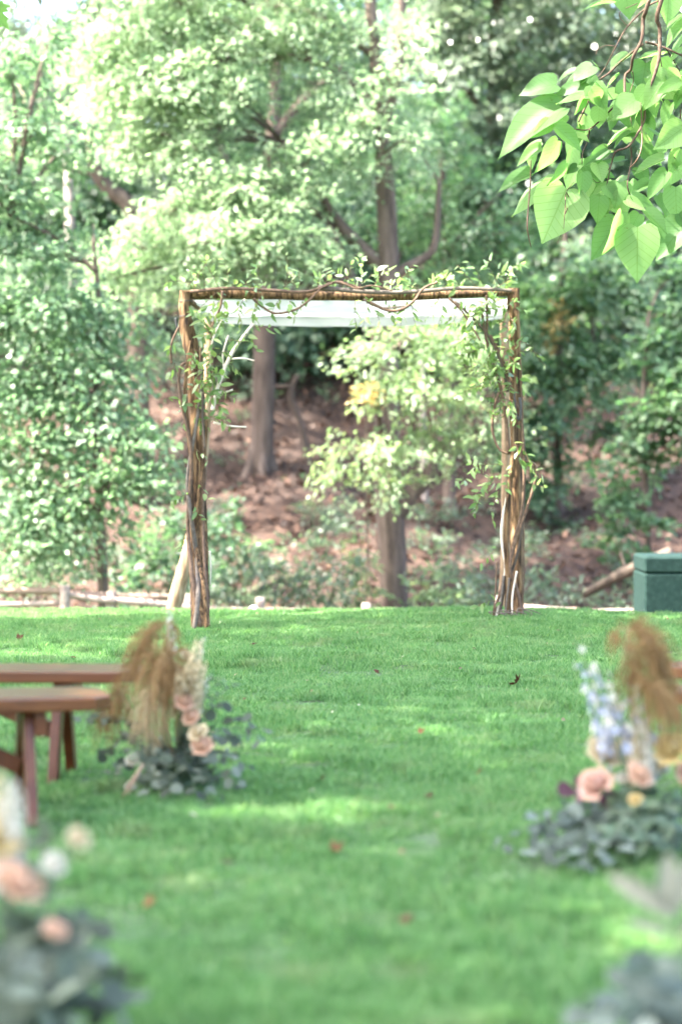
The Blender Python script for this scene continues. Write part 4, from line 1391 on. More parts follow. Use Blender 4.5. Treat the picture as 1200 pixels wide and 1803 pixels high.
for k in range(34):
    py = 545 + 200 * random.random() ** 1.1
    st = P(352 + random.uniform(-16, 26), py, 17.72 + random.uniform(-.06, .06))
    shoot(vl, st, rv(random.uniform(-.6, 1.0), random.uniform(-.6, .4)), random.uniform(.1, .24), random.randint(4, 7), random.uniform(.045, .07), droop=.5)
for (px, py, dx, dz, ln_, nl) in ((312, 600, -.5, -.2, .1, 4), (308, 640, -.2, -1, .12, 4), (330, 700, -.7, -.6, .14, 5), (335, 870, -1, 0, .16, 5), (330, 930, -.3, -1, .18, 5), (350, 850, .2, -.4, .16, 4), (345, 890, .1, -.8, .12, 4), (400, 600, 1, .3, .2, 7), (430, 585, .7, -.4, .18, 6), (385, 680, .7, -.4, .16, 5), (395, 640, .8, -.1, .16, 6), (440, 575, 1, .1, .2, 6), (375, 740, .6, .3, .14, 4), (345, 790, .4, -.5, .14, 4)):
    shoot(vl, P(px, py, 17.7), Vector((dx, -.2, dz)), ln_, nl, .055, droop=.4)

# vine on the front right post
vr = thing('right_post_vine', P(900, 1085, 18.0), 'leafy vine twisting up the front right post with looping bare stems', 'vine')
Yr = 17.98
woody(vr, [(868, 1086), (884, 1030), (905, 960), (925, 900), (938, 860), (944, 828), (934, 814), (915, 812)], Yr, 7)
woody(vr, [(920, 1086), (909, 1040), (897, 1000, 17.95), (905, 950), (918, 900), (922, 840), (920, 770), (915, 730), (900, 690), (890, 650), (876, 615), (862, 590)], Yr, 7)
woody(vr, [(878, 1086), (886, 1040), (899, 1010), (913, 960), (921, 890), (923, 800), (916, 745)], Yr, 6, 'bark_dark')
woody(vr, [(893, 1086), (893, 1020), (890, 960), (894, 880), (902, 800), (900, 740)], Yr, 12, 'post_bark')
woody(vr, [(872, 1086), (880, 1050), (889, 1000), (882, 950), (886, 900), (896, 860)], Yr, 6, 'pale_twig')
woody(vr, [(905, 1086), (915, 1060), (899, 1010), (893, 985)], Yr, 5)
woody(vr, [(878, 690), (868, 725), (867, 760), (878, 790), (896, 800)], Yr, 6)
woody(vr, [(895, 800), (888, 720), (880, 680), (868, 640), (860, 620), (849, 560), (845, 530)], Yr, 7, 'vine_wood')
woody(vr, [(893, 690), (882, 640), (864, 600), (846, 575), (826, 555), (800, 530)], Yr, 6, 'bark_dark')
woody(vr, [(914, 700), (916, 720), (913, 740), (906, 720), (905, 690)], 17.95, 5, 'wire')
woody(vr, [(856, 520), (857, 560), (856, 600)], Yr, 5)
for x0 in (868, 880, 890, 903):
    woody(vr, [(x0 + 6, 1000 + random.uniform(-20, 20)), (x0 + random.uniform(-2, 4), 1050), (x0 - 2, 1088)], 17.95, random.uniform(3, 5), random.choice(['vine_wood', 'vine_grey', 'pale_twig']))
for k in range(6):   # wiry tangle at the foot
    x0 = 865 + k * 11
    woody(vr, [(x0, 1082), (x0 + random.uniform(-8, 14), 1076 + random.uniform(-6, 4)), (x0 + random.uniform(10, 30), 1080), (x0 + random.uniform(20, 34), 1085)], 17.7 + .04 * k, 2.2, 'vine_grey', 'tendril', 5)
random.seed(8)
for k in range(58):
    py = 530 + 190 * random.random()
    t_ = (py - 540) / 190
    px = random.uniform(800 + 70 * t_, 905)
    shoot(vr, P(px, py, Yr + random.uniform(-.1, .12)), rv(random.uniform(-1, .5), random.uniform(-.7, .5)), random.uniform(.1, .24), random.randint(4, 8), random.uniform(.042, .062), droop=.5)
for (px, py, dx, dz, ln_, nl) in ((885, 820, -1, .1, .3, 9), (880, 835, -1, -.3, .32, 10), (870, 850, -1, -.2, .3, 9), (860, 840, -.8, .3, .26, 8), (850, 860, -.6, -.8, .24, 7), (880, 850, -.2, -1, .34, 8), (830, 850, -.9, .5, .2, 7),
                                  (925, 820, 1, .1, .14, 4), (930, 850, 1, -.2, .16, 5), (905, 780, .2, -.5, .2, 6), (900, 820, -.2, -.6, .2, 6), (910, 620, .5, .3, .18, 5), (912, 600, 1, -.3, .3, 4), (905, 540, .5, .1, .12, 5), (850, 560, -.8, -.5, .26, 9), (835, 580, -.6, -.8, .24, 9), (860, 610, -.9, -.3, .26, 9), (870, 650, -.8, -.4, .24, 8), (880, 590, -.4, -.9, .26, 9), (845, 545, -1, .1, .24, 8), (905, 660, .5, -.4, .18, 5), (875, 960, -.4, -1, .2, 4), (880, 1060, -.8, .4, .2, 6), (915, 780, .3, -.6, .2, 5)):
    shoot(vr, P(px, py, Yr - .04), Vector((dx, -.15, dz)), ln_, nl, .055, droop=.4)

# ------------------------------------------------------------------ benches
def bench(label, end, ang, length, mirror=1, width=.38, th=.045, zt=.45, legs=(.42, 1.7)):
    """end: the ground point under the middle of the aisle end; ang: turn of the long axis away from straight sideways"""
    end = Vector(end)
    t = thing('wooden_bench', end, label, 'bench', 'stained wooden benches beside the aisle')
    ux = Vector((-mirror * math.cos(ang), -math.sin(ang) * mirror, 0))      # from the aisle end outward
    uy = Vector((-ux.y, ux.x, 0))
    uz = Vector((0, 0, 1))
    mb = MB()
    # plank with cut corners at the end and eased edges
    hw = width / 2
    c = .07
    outl = [(0, -hw + c), (c * .9, -hw), (length, -hw), (length, hw), (c * .9, hw), (0, hw - c)]
    e = .006
    rings = []
    for z, ins in ((zt, e), (zt - e, 0), (zt - th + e, 0), (zt - th, e)):
        rg = []
        for (x, y) in outl:
            xx = x + (ins if x < .2 else -ins)
            yy = y - ins * (1 if y > 0 else -1)
            rg.append(end + ux * xx + uy * yy + uz * z)
        rings.append(rg)
    V = [v for rg in rings for v in rg]
    F = [tuple(range(5, -1, -1)), tuple(18 + k for k in range(6))]
    for r in range(3):
        for k in range(6):
            F.append((r * 6 + k, r * 6 + (k + 1) % 6, r * 6 + 6 + (k + 1) % 6, r * 6 + 6 + k))
    mb.add(V, F)
    mb.build('seat', M['bench_top'], t, sm=False)
    R0 = Matrix((ux, uy, uz)).transposed()
    for lx in legs:
        mb = MB()
        box(mb, end + ux * lx + uz * (zt - th - .045), .02, hw * .82, .045, R0, .004)
        mb.build('cleat', M['bench_leg'], t, sm=False)
        for s in (-1, 1):
            mb = MB()
            a = math.radians(24) * s
            Lg = (zt - th) / math.cos(a)
            Rr = R0 @ Matrix.Rotation(a, 3, 'X')
            cc = end + ux * (lx + .039) + uy * (s * (.07 + math.tan(abs(a)) * (zt - th) / 2)) + uz * ((zt - th) / 2 - .004)
            box(mb, cc, .019, .044, Lg / 2 - .002, Rr, .004)
            mb.build('leg', M['bench_leg'], t, sm=False)
    mb = MB()
    p0 = end + ux * (legs[0] + .06) + uz * (zt * .42)
    p1 = end + ux * (legs[0] + .5) + uz * (zt - th - .012)
    dv = p1 - p0
    Rb = Matrix((dv.normalized(), uy, dv.normalized().cross(uy))).transposed()
    box(mb, p0.lerp(p1, .5), dv.length / 2, .019, .03, Rb, .004)
    mb.build('brace', M['bench_leg'], t, sm=False)
    return t


def GP(px, py):
    Y = CAM_H * FPX / (py - 799.0)
    return Vector(((px - 600) * S(Y), Y, 0))


def at_h(px, Y, z=0):
    return Vector(((px - 600) * S(Y), Y, z))


bench('wooden bench at the left behind the drooping grasses, the farther of the left pair', at_h(250, 9.6), math.radians(-2), 2.4, 1, .36, .048, .45, (.28, 1.8))
bench('wooden bench at the left edge, nearer of the left pair', at_h(186, 8.66), math.radians(13), 2.4, 1, .40, .052, .45, (.25, 1.8))
bench('wooden bench at the right edge behind the tall plumes, the farther of the right pair', at_h(1176, 9.75), math.radians(0), 2.4, -1, .34, .048, .45, (.3, 1.8))
bench('wooden bench at the right edge, nearer of the right pair', at_h(1186, 8.75), math.radians(-5), 2.4, -1, .36, .05, .45, (.3, 1.8))


# ------------------------------------------------------------------ flowers
def rose_mesh(name, mat, seed, open_=1.0):
    rd = random.Random(seed)
    mb = MB()
    n = 26
    for i in range(n):
        q = i / (n - 1)
        phi = i * 2.39996 + rd.uniform(-.2, .2)
        R = .12 + .86 * q ** .8
        H = .95 - .35 * q * open_
        hw = .95 - .25 * q
        V = []
        for a in range(5):
            vv = a / 4
            for b in range(5):
                uu = (b - 2) / 2
                rad = R * (math.sin(vv * 1.75) ** .8 if vv > 0 else 0) * (1 + .3 * q * vv ** 3 - (1 - q) * .75 * vv ** 3) * (1 + .07 * rd.uniform(-1, 1))
                ang = phi + uu * hw * (1 - .25 * vv ** 3)
                z = H * vv ** .75 - (uu * uu) * .16 * vv - q * .28 * max(0, vv - .6) ** 1.2 * 1.6 - .22
                V.append((rad * math.cos(ang), rad * math.sin(ang), z))
        F = [(r * 5 + c, r * 5 + c + 1, r * 5 + 6 + c, r * 5 + 5 + c) for r in range(4) for c in range(4)]
        mb.add(V, F)
    return mb.mesh(name, mat)


ROSE = {k: rose_mesh('rose_head', M['petal_' + k], i + 3) for i, k in enumerate(('peach', 'pink', 'cream', 'yellow', 'white'))}


def arrangement(label, base):
    t = thing('floral_arrangement', base, label, 'flowers', 'ground flower arrangements lining the aisle')
    mb = MB()
    b = Vector(base)
    V, F = [], []
    for i, (r, z) in enumerate(((.10, 0), (.11, .02), (.10, .07), (.05, .10), (.0, .105))):
        for k in range(10):
            a = k * .6283
            V.append(b + Vector((r * math.cos(a) * 1.3, r * math.sin(a), z)))
    for i in range(4):
        for k in range(10):
            F.append((i * 10 + k, i * 10 + (k + 1) % 10, i * 10 + 10 + (k + 1) % 10, i * 10 + 10 + k))
    mb.add(V, F)
    mb.build('foam_base', M['foam'], t)
    return t


def stem_to(t, a, b_, r=.0025, name='stem', mat='stem_green', bend=.08):
    mb = MB()
    m_ = a.lerp(b_, .5) + Vector((0, 0, bend * (b_ - a).length))
    tube(mb, [a, m_, b_], [r * 1.2, r, r * .8], 5, n=6, cap=False)
    return mb.build(name, M[mat], t)


def rose(t, base, p, r, key, d=None):
    s = stem_to(t, base, p - Vector((0, 0, r * .2)), .003)
    d = Vector(d) if d else Vector((random.uniform(-.6, .6), -.6, random.uniform(.7, 1.1)))
    z = d.normalized()
    x = z.orthogonal().normalized()
    Mx = Matrix((x, z.cross(x), z)).transposed().to_4x4()
    put('rose', ROSE[key], Matrix.Translation(p) @ Mx @ Matrix.Scale(r, 4), t)


def euc(t, base, tip, key, n, sz, droop=.0, mat='stem_green', face=None):
    """a foliage stem from base to tip; leaves in pairs are its children"""
    ln_ = (tip - base).length
    mid = base.lerp(tip, .5) + Vector((0, 0, .16 * ln_))
    mb = MB()
    ps = tube(mb, [base, mid, tip], [.003, .0025, .0012], 4, n=14, cap=False)
    s = mb.build('foliage_stem', M[mat], t)
    for k in range(n):
        q = .22 + .78 * (k + .5) / n
        i = min(len(ps) - 2, int(q * (len(ps) - 1)))
        tan = (ps[i + 1] - ps[i]).normalized()
        sd = tan.cross(Vector((random.uniform(-.4, .4), random.uniform(-.6, .2), 1))).normalized() * (1 if k % 2 else -1)
        dv = tan * random.uniform(.1, .6) + sd + Vector((0, 0, random.uniform(-.6, .4)))
        nv = Vector((random.uniform(-.7, .7), random.uniform(-1.2, 0), random.uniform(.1, 1.2)))
        z = sz * random.uniform(.7, 1.2)
        put('leaf', random.choice(LF[key]), frame(ps[i].lerp(ps[i + 1], random.random()), dv, nv, z, z * (random.uniform(.55, .8) if key == 'gum' else random.uniform(.75, 1.1))), s)
    return s


def spike(t, base, tip, mat, n=40, fs=.014, start=.4, rad=.022):
    """a tall flower spike: florets of five petals"""
    s = stem_to(t, base, tip, .003, bend=.05)
    mb = MB()
    for k in range(n):
        q = start + (1 - start) * k / n
        p = base.lerp(tip, q) + Vector((0, 0, .05 * (tip - base).length * 4 * q * (1 - q) / 2))
        a = k * 2.4 + random.uniform(-.3, .3)
        ax = (tip - base).normalized()
        x = ax.orthogonal().normalized()
        y = ax.cross(x)
        o_ = (x * math.cos(a) + y * math.sin(a) + ax * .25).normalized()
        sc = 1.1 - .65 * (q - start) / (1 - start)
        c = p + o_ * rad * sc
        u = o_.orthogonal().normalized()
        w = o_.cross(u)
        for j in range(5):
            b = j * 1.2566
            e = u * math.cos(b) + w * math.sin(b)
            g = o_.cross(e)
            f_ = fs * sc
            mb.add([c, c + e * f_ * .6 + g * f_ * .42 + o_ * f_ * .35, c + e * f_ * 1.15 + o_ * f_ * .3, c + e * f_ * .6 - g * f_ * .42 + o_ * f_ * .35], [(0, 1, 2, 3)])
    return tag(mb.build('flower_spike', mat, t, sm=False), kind='stuff')


def plume(t, pts, n=260, hang=.10, mat='plume', start=.35, w=.0009, stiff=.3):
    """an arching grass head: fine strands hanging from the last part of the stem"""
    mb = MB()
    ps = tube(mb, pts, [.003] * len(pts), 4, n=len(pts) * 6, cap=False)
    mb.build('plume_stem', M['wheat'], t)
    mb = MB()
    m_ = len(ps)
    for k in range(int(n * 1.0)):
        q = start + (1 - start) * random.random() ** .85
        i = min(m_ - 2, int(q * (m_ - 1)))
        p = ps[i].lerp(ps[i + 1], random.random())
        tan = (ps[i + 1] - ps[i]).normalized()
        o_ = Vector((random.gauss(0, 1), random.gauss(0, 1), random.gauss(0, 1))).normalized()
        d0 = (tan * (.4 + stiff) + o_ * .45).normalized()
        L_ = hang * random.uniform(.4, 1.5) * (.45 + .8 * math.sin(math.pi * min(1, (q - start) / (1 - start) * .8 + .15)))
        a = p + d0 * L_ * .35
        b = a + (d0 * .45 + Vector((0, 0, -.8))).normalized() * L_ * .4
        c = b + (d0 * .1 + Vector((0, 0, -1))).normalized() * L_ * .35
        sd = d0.cross(Vector((random.uniform(-1, 1), random.uniform(-1, 1), .2))).normalized() * w
        mb.add([p - sd * .5, p + sd * .5, a + sd, a - sd, b + sd * .9, b - sd * .9, c], [(0, 1, 2, 3), (3, 2, 4, 5), (5, 4, 6)])
    return tag(mb.build('plume', M[mat], t, sm=False), kind='stuff')


random.seed(21)
# ---- left arrangement beside the benches
D1 = 9.35
b1 = at_h(312, D1)
f1 = arrangement('flower arrangement with drooping tan grasses in front of the left benches', b1)
hub = b1 + Vector((0, 0, .09))


def Q1(px, py, dy=0):
    return P(px, py, D1 + dy)


for (px, py, dy) in ((178, 1330, .05), (190, 1365, -.1), (225, 1385, -.25), (262, 1395, -.3), (300, 1392, -.35), (345, 1396, -.32), (385, 1400, -.28), (425, 1385, -.2), (440, 1350, -.1), (455, 1310, 0), (472, 1285, .05), (430, 1262, .1), (405, 1300, -.2), (395, 1235, .1), (200, 1300, .1), (240, 1330, -.2), (330, 1345, -.25), (370, 1340, -.25), (365, 1290, -.1), (280, 1340, -.25), (330, 1300, -.1), (160, 1262, .0), (215, 1350, .2), (410, 1360, -.25), (310, 1365, -.3), (250, 1290, .1)):
    euc(f1, hub + Vector((random.uniform(-.05, .05), random.uniform(-.04, .04), 0)), Q1(px, py, dy), 'euc', random.randint(8, 11), .043)
for (px, py, dy) in ((395, 1190, .1), (410, 1205, .15), (375, 1185, 0), (470, 1300, -.1), (130, 1262, -.1), (150, 1255, 0)):
    euc(f1, hub, Q1(px, py, dy), 'ruscus' if px > 200 else 'euc', 14, .03)
for (px, py, dy) in ((250, 1370, -.1), (290, 1375, -.15), (340, 1380, -.15), (390, 1370, -.1), (360, 1330, 0), (300, 1320, 0), (230, 1340, .1), (330, 1280, .1), (420, 1330, .1), (200, 1350, .15), (270, 1300, .1), (380, 1300, .1)):
    euc(f1, hub, Q1(px, py, dy), 'ruscus', 16, .045)
for (px, py, dy, r, k) in ((350, 1290, -.25, .040, 'cream'), (357, 1314, -.28, .046, 'peach'), (324, 1236, -.18, .042, 'peach'), (338, 1264, -.2, .038, 'peach'), (316, 1214, -.1, .036, 'cream'), (330, 1155, 0, .03, 'cream'), (322, 1185, -.1, .03, 'cream'), (305, 1200, -.1, .03, 'cream'), (345, 1172, 0, .022, 'cream'), (232, 1340, -.1, .026, 'white')):
    rose(f1, hub, Q1(px, py, dy), r, k)
for (px, py) in ((328, 1170), (345, 1125), (312, 1185), (352, 1165)):
    spike(f1, hub, Q1(px + 6, py, -.2), M['petal_cream'], 36, .021, .5, .026)
spike(f1, hub, Q1(298, 1075, .1), M['petal_white'], 26, .012, .7, .016)
for (px, py) in ((360, 1120), (370, 1190), (300, 1130)):
    spike(f1, hub, Q1(px, py, .1), M['petal_white'], 22, .01, .55, .016)
for (ax_, ay, ex, ey, dy, n, hg, mt) in (
        (292, 1098, 258, 1132, 0, 110, .11, 'plume'), (280, 1104, 240, 1150, .05, 110, .12, 'plume'), (300, 1096, 306, 1128, .02, 50, .07, 'plume'), (266, 1150, 236, 1176, .05, 120, .12, 'plume'),
        (288, 1152, 276, 1180, -.1, 150, .17, 'plume'), (294, 1150, 302, 1185, -.12, 190, .19, 'plume'), (284, 1160, 290, 1215, -.14, 150, .17, 'plume'),
        (266, 1215, 258, 1275, -.16, 150, .13, 'wheat'), (214, 1214, 198, 1240, -.05, 120, .13, 'plume'), (226, 1208, 214, 1245, .05, 90, .12, 'plume'), (192, 1240, 182, 1270, .1, 70, .12, 'plume')):
    mx_ = .55 * ax_ + .45 * 290
    plume(f1, [hub, Q1(mx_, 1270, dy), Q1(ax_ + (6 if ex < ax_ else -6), ay + 22, dy), Q1(ax_, ay, dy), Q1((ax_ + ex) / 2 + (ex - ax_) * .15, ay + (ey - ay) * .35, dy), Q1(ex, ey, dy)], n, hg, mat=mt, start=.55, stiff=0, w=.0016)
for (px, py, e) in ((215, 1404, -.35), (226, 1398, -.33), (222, 1388, -.3)):
    stem_to(f1, Q1(252, 1345, -.25), Q1(px, py, e), .0045, 'cut_stalk', 'post_light', 0)

# ---- right arrangement
D2 = 7.75
b2 = at_h(1135, D2)
f2 = arrangement('flower arrangement with peach roses, blue spikes and tall plumes at the right edge', b2)
hub = b2 + Vector((0, 0, .09))


def Q2(px, py, dy=0):
    return P(px, py, D2 + dy)


for (px, py, dy) in ((870, 1485, 0), (900, 1500, -.1), (925, 1440, .1), (940, 1510, -.2), (985, 1520, -.3), (1030, 1525, -.35), (1080, 1520, -.4), (950, 1460, -.05), (990, 1440, -.1), (1010, 1480, -.25), (1050, 1490, -.3), (960, 1490, -.2), (1010, 1430, .1), (1060, 1460, -.2), (930, 1475, -.1), (1000, 1500, -.3)):
    euc(f2, hub + Vector((random.uniform(-.08, .04), random.uniform(-.05, .05), 0)), Q2(px, py, dy), 'gum', random.randint(8, 11), .058)
for (px, py, dy) in ((1100, 1500, -.3), (1140, 1490, -.35), (1180, 1500, -.3), (1210, 1470, -.2), (1090, 1430, -.2), (1130, 1420, -.25), (1170, 1425, -.2), (1200, 1410, -.1), (1150, 1450, -.3), (1070, 1400, 0), (1240, 1480, -.1), (1280, 1440, 0), (1230, 1400, 0), (1110, 1460, -.3), (1190, 1460, -.3), (1120, 1390, -.1), (1160, 1390, -.1), (1080, 1470, -.3)):
    euc(f2, hub + Vector((random.uniform(-.05, .08), random.uniform(-.05, .05), 0)), Q2(px, py, dy), 'ruscus', 18, .055)
for (px, py, dy) in ((1020, 1370, .05), (1005, 1385, .05), (1025, 1395, .0)):
    euc(f2, hub, Q2(px, py, dy), 'plum', 7, .055)
for (px, py, dy, r, k) in ((1060, 1328, .05, .058, 'cream'), (1050, 1382, -.1, .060, 'pink'), (1124, 1366, -.1, .046, 'peach'), (1182, 1320, 0, .062, 'yellow'), (1118, 1408, -.25, .022, 'yellow'), (1072, 1316, .12, .04, 'yellow'), (1215, 1360, 0, .05, 'peach'), (1160, 1352, .05, .032, 'white'), (1095, 1370, .0, .022, 'white')):
    rose(f2, hub, Q2(px, py, dy), r, k)
for (px, py, k, n) in ((1028, 1165, 'blue', 60), (1040, 1200, 'blue', 60), (1068, 1240, 'blue', 46), (1105, 1200, 'blue', 50), (1045, 1160, 'white', 40), (1085, 1230, 'cream', 46), (1120, 1240, 'white', 44), (1145, 1262, 'blue', 40), (1012, 1130, 'white', 26)):
    spike(f2, hub, Q2(px, py, random.uniform(-.1, .15)), M['petal_' + k], int(n * .34), .022, .45, .046)
for (px, py, k) in ((1110, 1290, 'cream'), (1130, 1270, 'white')):
    spike(f2, hub, Q2(px, py, 0), M['petal_' + k], 40, .02, .4, .026)
for (ax_, ay, ex, ey, dy, n, hg) in ((1110, 1104, 1150, 1150, .05, 170, .13), (1098, 1106, 1082, 1122, .1, 50, .06), (1122, 1120, 1160, 1175, 0, 150, .13), (1104, 1140, 1118, 1190, -.03, 150, .14), (1135, 1150, 1168, 1195, .05, 130, .12),
                                     (1125, 1205, 1160, 1240, -.1, 150, .13), (1150, 1210, 1188, 1255, 0, 140, .12)):
    mx_ = .5 * ax_ + .5 * 1140
    plume(f2, [hub, Q2(mx_, 1300, dy), Q2(ax_ + (8 if ex < ax_ else -8), ay + 30, dy), Q2(ax_, ay, dy), Q2((ax_ + ex) / 2 + (ex - ax_) * .15, ay + (ey - ay) * .3, dy), Q2(ex, ey, dy)], n, hg, start=.5, stiff=.05, w=.0016)

# ---- near left arrangement
D3 = 5.25
b3 = at_h(10, D3)
f3 = arrangement('blurred flower arrangement at the bottom left with peach rose and white tulip-like buds', b3)
hub = b3 + Vector((0, 0, .09))


def Q3(px, py, dy=0):
    return P(px, py, D3 + dy)


for (px, py, dy) in ((250, 1750, -.05), (235, 1720, 0), (210, 1790, -.15), (150, 1800, -.25), (100, 1805, -.3), (180, 1760, -.15), (60, 1790, -.3), (20, 1780, -.3), (120, 1740, -.25), (70, 1720, -.2), (150, 1640, -.05), (170, 1620, 0), (110, 1640, -.1), (60, 1640, -.15), (20, 1680, -.2), (130, 1690, -.2), (90, 1770, -.35), (-30, 1740, -.2), (190, 1700, -.1), (40, 1620, -.1)):
    euc(f3, hub + Vector((random.uniform(-.05, .05), random.uniform(-.05, .05), 0)), Q3(px, py, dy), 'euc', random.randint(6, 8), .07)
for (px, py, dy) in ((120, 1780, -.2), (60, 1690, 0), (150, 1720, -.1), (10, 1640, 0), (-20, 1800, -.2), (100, 1600, .1), (60, 1760, -.1), (0, 1730, 0)):
    euc(f3, hub, Q3(px, py, dy), 'ruscus', 12, .06)
for (px, py, dy, r, k, d) in ((30, 1560, -.1, .066, 'peach', (.5, -.2, .8)), (138, 1478, -.05, .027, 'cream', (.5, -.5, .7)), (94, 1523, -.08, .028, 'white', (.4, -.5, .7)), (98, 1640, -.2, .030, 'peach', (.3, -.3, .9)), (-8, 1470, 0, .06, 'yellow', (.3, -.5, .8)), (-30, 1520, 0, .06, 'pink', None), (-50, 1420, .05, .05, 'cream', None)):
    rose(f3, hub, Q3(px, py, dy), r, k, d)
for (px, py, k) in ((20, 1375, 'white'), (30, 1395, 'white'), (-5, 1360, 'cream'), (5, 1400, 'white')):
    spike(f3, hub, Q3(px, py, 0), M['petal_' + k], 44, .018, .5, .024)
for (px, py) in ((90, 1470), (50, 1480), (120, 1490)):
    euc(f3, hub, Q3(px, py, 0), 'euc', 6, .05)

# ---- near right arrangement
D4 = 5.0
b4 = at_h(1215, D4)
f4 = arrangement('blurred arrangement at the bottom right with pale woolly leaves and blue-grey foliage', b4)
hub = b4 + Vector((0, 0, .09))


def Q4(px, py, dy=0):
    return P(px, py, D4 + dy)


for (px, py, dy) in ((1040, 1750, -.05), (1060, 1790, -.15), (1100, 1740, -.05), (1090, 1800, -.2), (1130, 1770, -.2), (1160, 1720, -.1), (1190, 1760, -.2), (1150, 1800, -.25), (1220, 1740, -.1), (1120, 1700, .05), (1030, 1795, -.1)):
    euc(f4, hub + Vector((random.uniform(-.05, .05), random.uniform(-.05, .05), 0)), Q4(px, py, dy), 'gum', 6, .085)
for (px, py, dy) in ((1130, 1690, .1), (1180, 1690, .1), (1220, 1800, -.2), (1120, 1790, -.1)):
    euc(f4, hub, Q4(px, py, dy), 'ruscus', 10, .06)
s = stem_to(f4, hub, Q4(1185, 1610, 0), .004, 'foliage_stem')
for (a, b_, w) in (((1190, 1612), (1080, 1542), .62), ((1166, 1600), (1178, 1510), .8), ((1188, 1600), (1216, 1515), .8), ((1180, 1640), (1110, 1622), .55), ((1195, 1650), (1240, 1600), .6)):
    p0, p1 = Q4(a[0], a[1]), Q4(b_[0], b_[1], -.03)
    L_ = (p1 - p0).length
    put('leaf', LF['lamb'][0], frame(p0, p1 - p0, Vector((0, -1, .3)), L_, L_ * w), s)

# ------------------------------------------------------------------ catalpa at the upper right
DC = 15.6
cat = thing('catalpa_tree', (5.6, 16.4, 0), 'catalpa tree whose big heart-shaped leaves hang in at the upper right', 'tree')
mb = MB()
tube(mb, [Vector((5.6, 16.4, -.2)), Vector((5.5, 16.3, 2)), Vector((5.1, 16.1, 4.5)), Vector((4.6, 16, 7.2)), Vector((4.2, 16, 9.0))], [.24, .2, .17, .12, .05], 12, n=20, rough=.06)
mb.build('trunk', M['cat_bark'], cat)


def cc(x, y):
    return (850 + x * .2917, y * .2917)


def cbranch(pts, w, dys=0):
    mb = MB()
    pp = []
    for i, q in enumerate(pts):
        x, y = cc(*q)
        pp.append(P(x, y, DC + dys + .05 * math.sin(i * 1.7)))
    r = w * .39 * .2917 * S(DC)
    return mb, pp, r


def addb(pts, w0, w1, dys=0, pre=None, name='branch'):
    mb, pp, r = cbranch(pts, 1, dys)
    if pre:
        pp = [Vector(q) for q in pre] + pp
    k = len(pp)
    tube(mb, pp, [r * (w0 + (w1 - w0) * i / (k - 1)) for i in range(k)], 8, n=k * 4, rough=.08)
    mb.build(name, M['cat_bark'], cat)


limb0 = Vector((4.9, 16.05, 5.6))
addb([(1000, 0), (965, 110), (955, 240), (905, 340), (890, 420), (855, 460), (850, 590), (810, 625), (740, 690), (640, 780), (550, 778)], 40, 9, 0, [limb0, (3.2, 15.8, 5.9), (2.2, 15.7, 5.0)])
addb([(1075, 0), (1065, 180), (1060, 350), (1010, 520), (975, 640), (965, 740), (880, 880), (800, 915), (770, 1000), (740, 1140)], 42, 8, -.15, [limb0 + Vector((0, 0, -.3)), (3.2, 15.6, 5.6), (2.4, 15.5, 5.0)])
addb([(965, 265), (830, 370), (760, 440), (695, 490), (645, 590), (600, 680), (575, 735)], 18, 14, .05)
addb([(1060, 5), (990, 40), (870, 160), (800, 280), (740, 400), (690, 470)], 16, 7, .1)
addb([(980, 255), (1040, 270), (1100, 290), (1200, 335), (1300, 360)], 20, 14, .1)
addb([(640, 780), (630, 850), (600, 920), (595, 990)], 12, 7)
addb([(890, 890), (895, 960), (880, 1040), (870, 1130), (905, 1220)], 14, 8, -.15)
addb([(870, 160), (820, 80), (930, 20)], 7, 6, .1, name='twig')
addb([(800, 280), (740, 275), (690, 300), (680, 330)], 8, 4, .1, name='twig')
addb([(850, 600), (880, 680), (900, 770)], 10, 6, name='twig')
addb([(900, 430), (905, 490), (870, 590)], 9, 5, name='twig')
addb([(1190, 660), (1180, 800), (1130, 900), (1160, 960)], 12, 7, -.1, name='twig')
addb([(1100, 290), (1150, 370), (1200, 460)], 12, 8, .1, name='twig')
addb([(1065, 330), (1080, 420), (1110, 490)], 9, 6, -.15, name='twig')
addb([(800, 915), (760, 900), (725, 870)], 8, 4, -.15, name='twig')
addb([(770, 1000), (700, 1100), (660, 1080)], 7, 4, -.15, name='twig')
addb([(885, 1020), (930, 1035), (970, 1030)], 6, 4, -.15, name='twig')
for pts, w in (([(287, 968), (284, 1100), (272, 1250), (266, 1380), (288, 1492)], 11), ([(950, 620), (955, 760), (955, 880), (930, 960), (885, 1012)], 10), ([(545, 1100), (500, 1160), (495, 1240), (485, 1380)], 7), ([(500, 1160), (520, 1210), (495, 1290)], 11), ([(485, 1380), (515, 1470)], 6), ([(485, 1380), (445, 1470)], 6)):
    mb, pp, r = cbranch(pts, w, -.25)
    tube(mb, pp, [r * .7] + [r] * (len(pp) - 2) + [r * .6], 6, n=len(pp) * 4)
    mb.build('seed_pod', M['pod'], cat)


def cleaf(b0, t0, wf=1.0, dy=-.05, nrm=(0, -.8, .6), v=None):
    p0 = P(*cc(*b0), DC + dy)
    p1 = P(*cc(*t0), DC + dy - random.uniform(-.05, .08))
    L_ = (p1 - p0).length
    me = LF['catalpa'][v if v is not None else random.randrange(4)]
    n = Vector(nrm) + Vector([random.uniform(-.25, .25) for _ in range(3)])
    put('leaf', me, frame(p0, p1 - p0, n, L_, L_ * wf), cat)


